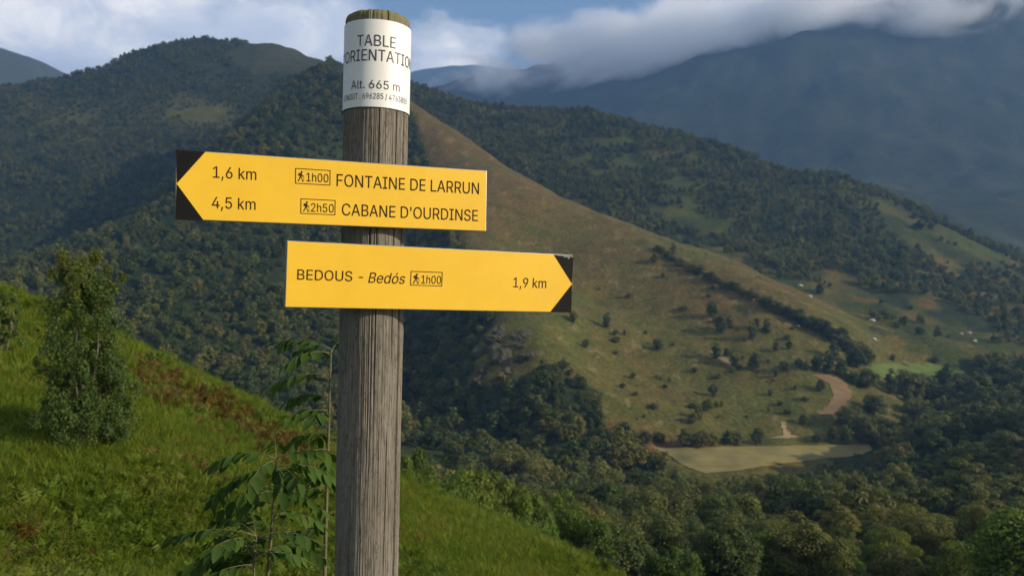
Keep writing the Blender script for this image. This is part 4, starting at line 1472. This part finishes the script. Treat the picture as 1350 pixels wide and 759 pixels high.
def sapling(label, pix, Y, leaves, stem_r, seed):
    """pix: photo points of the stem from top to base; leaves: (photo row, side angle, length, droop, rise, pairs)"""
    r = random.Random(seed)
    pts = [Vector(P(px, py, Y + 0.03 * i)) for i, (px, py) in enumerate(pix)]
    base = pts[-1].copy()
    g = float(h_near(np.array(base.x), np.array(base.y)))
    root = tag(link('ash_sapling', None), label, 'sapling', 'ash saplings beside the post')
    root.location = (base.x, base.y, g)
    path = [Vector((base.x, base.y, g - .05))] + pts[::-1]
    path = [p - root.location for p in path]
    rr = [stem_r * (1 - .75 * i / (len(path) - 1)) for i in range(len(path))]
    tv, tf = tube(path, rr, 8)
    link('stem', mesh_py('stem', tv, tf, m_stem, True), root)
    for py, az, L, droop, rise, pairs, lfl in leaves:
        z = EYE + (CY - py) / F * Y - g
        for a, b_ in zip(path[:-1], path[1:]):
            if a.z <= z <= b_.z + 1e-6:
                p = a.lerp(b_, (z - a.z) / (b_.z - a.z + 1e-9))
                break
        else:
            p = path[-1]
        add_leaf(root, p, az, L, droop, rise, pairs, lfl, r)
        if r.random() < .75:
            add_leaf(root, p + Vector((0, 0, -.015)), az + r.choice((-1, 1)) * r.uniform(.5, 1.2), L * r.uniform(.6, .95), droop, rise + r.uniform(0, .4), max(3, pairs - 1), lfl, r)
    return root


# azimuth: 0 points away from the camera, pi/2 to the left, -pi/2 to the right, pi to the camera
hp = math.pi / 2
sapling('tallest ash sapling, its thin stem rising right beside the post', [(437, 460), (435, 500), (434, 545), (432, 600), (430, 680), (428, 759)], 2.55,
        [(458, hp, .17, .35, .5, 4, .058), (460, -hp * .5, .10, .2, .8, 3, .045), (466, hp * 1.5, .16, .5, .35, 4, .055), (470, hp * .6, .15, .4, .5, 4, .055), (498, hp * 1.05, .19, .55, .35, 4, .058), (500, -hp, .12, .4, .5, 3, .05),
         (528, hp * .8, .16, .5, .4, 4, .055), (545, hp * 1.3, .15, .5, .3, 3, .055), (548, -hp * .8, .12, .4, .5, 3, .05), (578, hp, .14, .6, .3, 4, .055), (585, -hp * .7, .13, .5, .3, 3, .05),
         (600, hp * 1.6, .12, .5, .4, 3, .05), (612, -hp * 1.1, .12, .5, .4, 3, .05), (640, hp * .9, .12, .6, .4, 3, .048), (655, hp * 1.2, .16, .6, .3, 4, .05), (690, -hp * .8, .12, .5, .3, 3, .05), (715, hp * 1.1, .14, .5, .3, 4, .05), (740, hp * .5, .14, .5, .3, 3, .05)], .0075, 3)
sapling('middle ash sapling with drooping dark leaflets left of the post', [(364, 604), (363, 625), (361, 660), (357, 710), (353, 759)], 2.35,
        [(603, hp * 1.0, .19, .55, .45, 5, .055), (604, -hp, .17, .4, .5, 4, .055), (606, hp * .2, .15, .4, .6, 4, .05), (608, hp * 1.8, .15, .7, .3, 4, .055), (618, -hp * .8, .19, .6, .3, 5, .058), (625, hp * 1.1, .19, .75, .3, 5, .058),
         (648, hp * 1.2, .17, .7, .25, 4, .052), (655, -hp * 1.1, .15, .6, .3, 4, .05), (672, hp * .8, .14, .6, .3, 4, .05), (690, -hp * .7, .15, .6, .3, 4, .05), (722, hp * 1.1, .15, .7, .3, 4, .05), (735, -hp, .17, .5, .3, 5, .052)], .007, 5)
sapling('lowest ash sapling with arching leaves at the bottom of picture', [(338, 706), (336, 730), (334, 775)], 2.25,
        [(704, hp * 1.02, .26, .38, .35, 6, .05), (706, hp * .6, .18, .4, .5, 5, .05), (708, -hp * .9, .16, .5, .4, 4, .05), (722, hp * 1.15, .22, .55, .2, 5, .052), (735, hp * .9, .2, .5, .15, 5, .052), (738, -hp * .6, .16, .5, .2, 4, .05), (750, hp * 1.3, .2, .5, .2, 5, .05), (758, hp * .8, .2, .3, .3, 5, .05)], .006, 9)
# ------------------------------------------------------------------ morning haze in the valley air
hz, T = mat_new('haze_air')
vol = T.n('ShaderNodeVolumePrincipled')
vol.inputs['Color'].default_value = C4(0.28, 0.53, 1.0)
vol.inputs['Density'].default_value = 0.88e-4
vol.inputs['Anisotropy'].default_value = 0.2
out = T.n('ShaderNodeOutputMaterial')
T.t.links.new(vol.outputs[0], out.inputs['Volume'])
zmax = max(float(H.max()), 1400) + 30
bx = [(-7200, 11800), (-80, 10600), (float(min(H.min(), gz.min())) - 1.5, zmax)]
vs = [(x_, y_, z_) for x_ in bx[0] for y_ in bx[1] for z_ in bx[2]]
fs = [(0, 1, 3, 2), (4, 6, 7, 5), (0, 4, 5, 1), (2, 3, 7, 6), (0, 2, 6, 4), (1, 5, 7, 3)]
tag(link('haze', mesh_py('haze', vs, fs, hz)), kind='stuff')
# ------------------------------------------------------------------ low cloud bank lying over the crest of the far mountain
ms, T = mat_new('cloud_bank_air')
tcm = T.n('ShaderNodeTexCoord')
gen = tcm.outputs['Generated']
cen = T.n('ShaderNodeVectorMath', operation='MULTIPLY_ADD', i_0=gen)
cen.inputs[1].default_value = (2, 2, 2)
cen.inputs[2].default_value = (-1, -1, -1)
ln = T.n('ShaderNodeVectorMath', operation='LENGTH', i_0=cen.outputs[0])
geo = T.n('ShaderNodeNewGeometry')
nzm = T.noise(T.mapping(geo.outputs['Position'], scale=(1, 1, 1.7)), 0.0030, 6, 0.6, 0.5)
body = T.math('SUBTRACT', T.math('ADD', T.math('SUBTRACT', 1.0, ln.outputs['Value']), T.math('MULTIPLY', nzm, 2.5)), 1.32, clamp=True)
dens = T.math('MULTIPLY', T.math('POWER', body, 1.3), 0.026)
vol = T.n('ShaderNodeVolumePrincipled')
vol.inputs['Color'].default_value = C4(0.995, 0.997, 1.0)
vol.inputs['Anisotropy'].default_value = 0.0
T.put(vol.inputs['Density'], dens)
out = T.n('ShaderNodeOutputMaterial')
T.t.links.new(vol.outputs[0], out.inputs['Volume'])
# bank shape: a long swelling body along the crest
bm = bmesh.new()
bmesh.ops.create_icosphere(bm, subdivisions=4, radius=1)
A, B_ = Vector(P(520, 118, 4700)), Vector(P(1780, 10, 3050))
mid, half = (A + B_) / 2, (B_ - A) / 2
for v_ in bm.verts:
    c_ = v_.co.copy()
    w_ = 1 + .15 * float(fbm(c_.x * 3 + 5, c_.z * 2 + c_.y, 1, 3, 6))
    v_.co = mid + half * (c_.x * 1.0) + Vector((0, 1, 0)) * c_.y * 480 * w_ + Vector((0, 0, 1)) * c_.z * 370 * w_
me = bpy.data.meshes.new('cloud_bank')
bm.to_mesh(me)
bm.free()
me.materials.append(ms)
tag(link('cloud_bank', me), 'low white cloud lying along the crest of the far blue mountain', 'cloud_bank', kind='stuff')
# ---- things of one label are told apart by their order from left to right
WORDS = ['first', 'second', 'third', 'fourth', 'fifth', 'sixth', 'seventh', 'eighth', 'ninth', 'tenth', 'eleventh', 'twelfth']
same = {}
for o in SC.objects:
    if o.parent is None and o.get('category') == 'tree':
        same.setdefault(o['label'], []).append(o)
for lb, os_ in same.items():
    if len(os_) < 2: continue
    os_.sort(key=lambda o: o.location.x / o.location.y)
    for i, o in enumerate(os_):
        o['label'] = '%s from left, %s' % (WORDS[i] if i < 12 else '%dth' % (i + 1) if (i + 1) % 10 not in (1, 2, 3) else '%d%s' % (i + 1, ('st', 'nd', 'rd')[(i + 1) % 10 - 1]), lb)
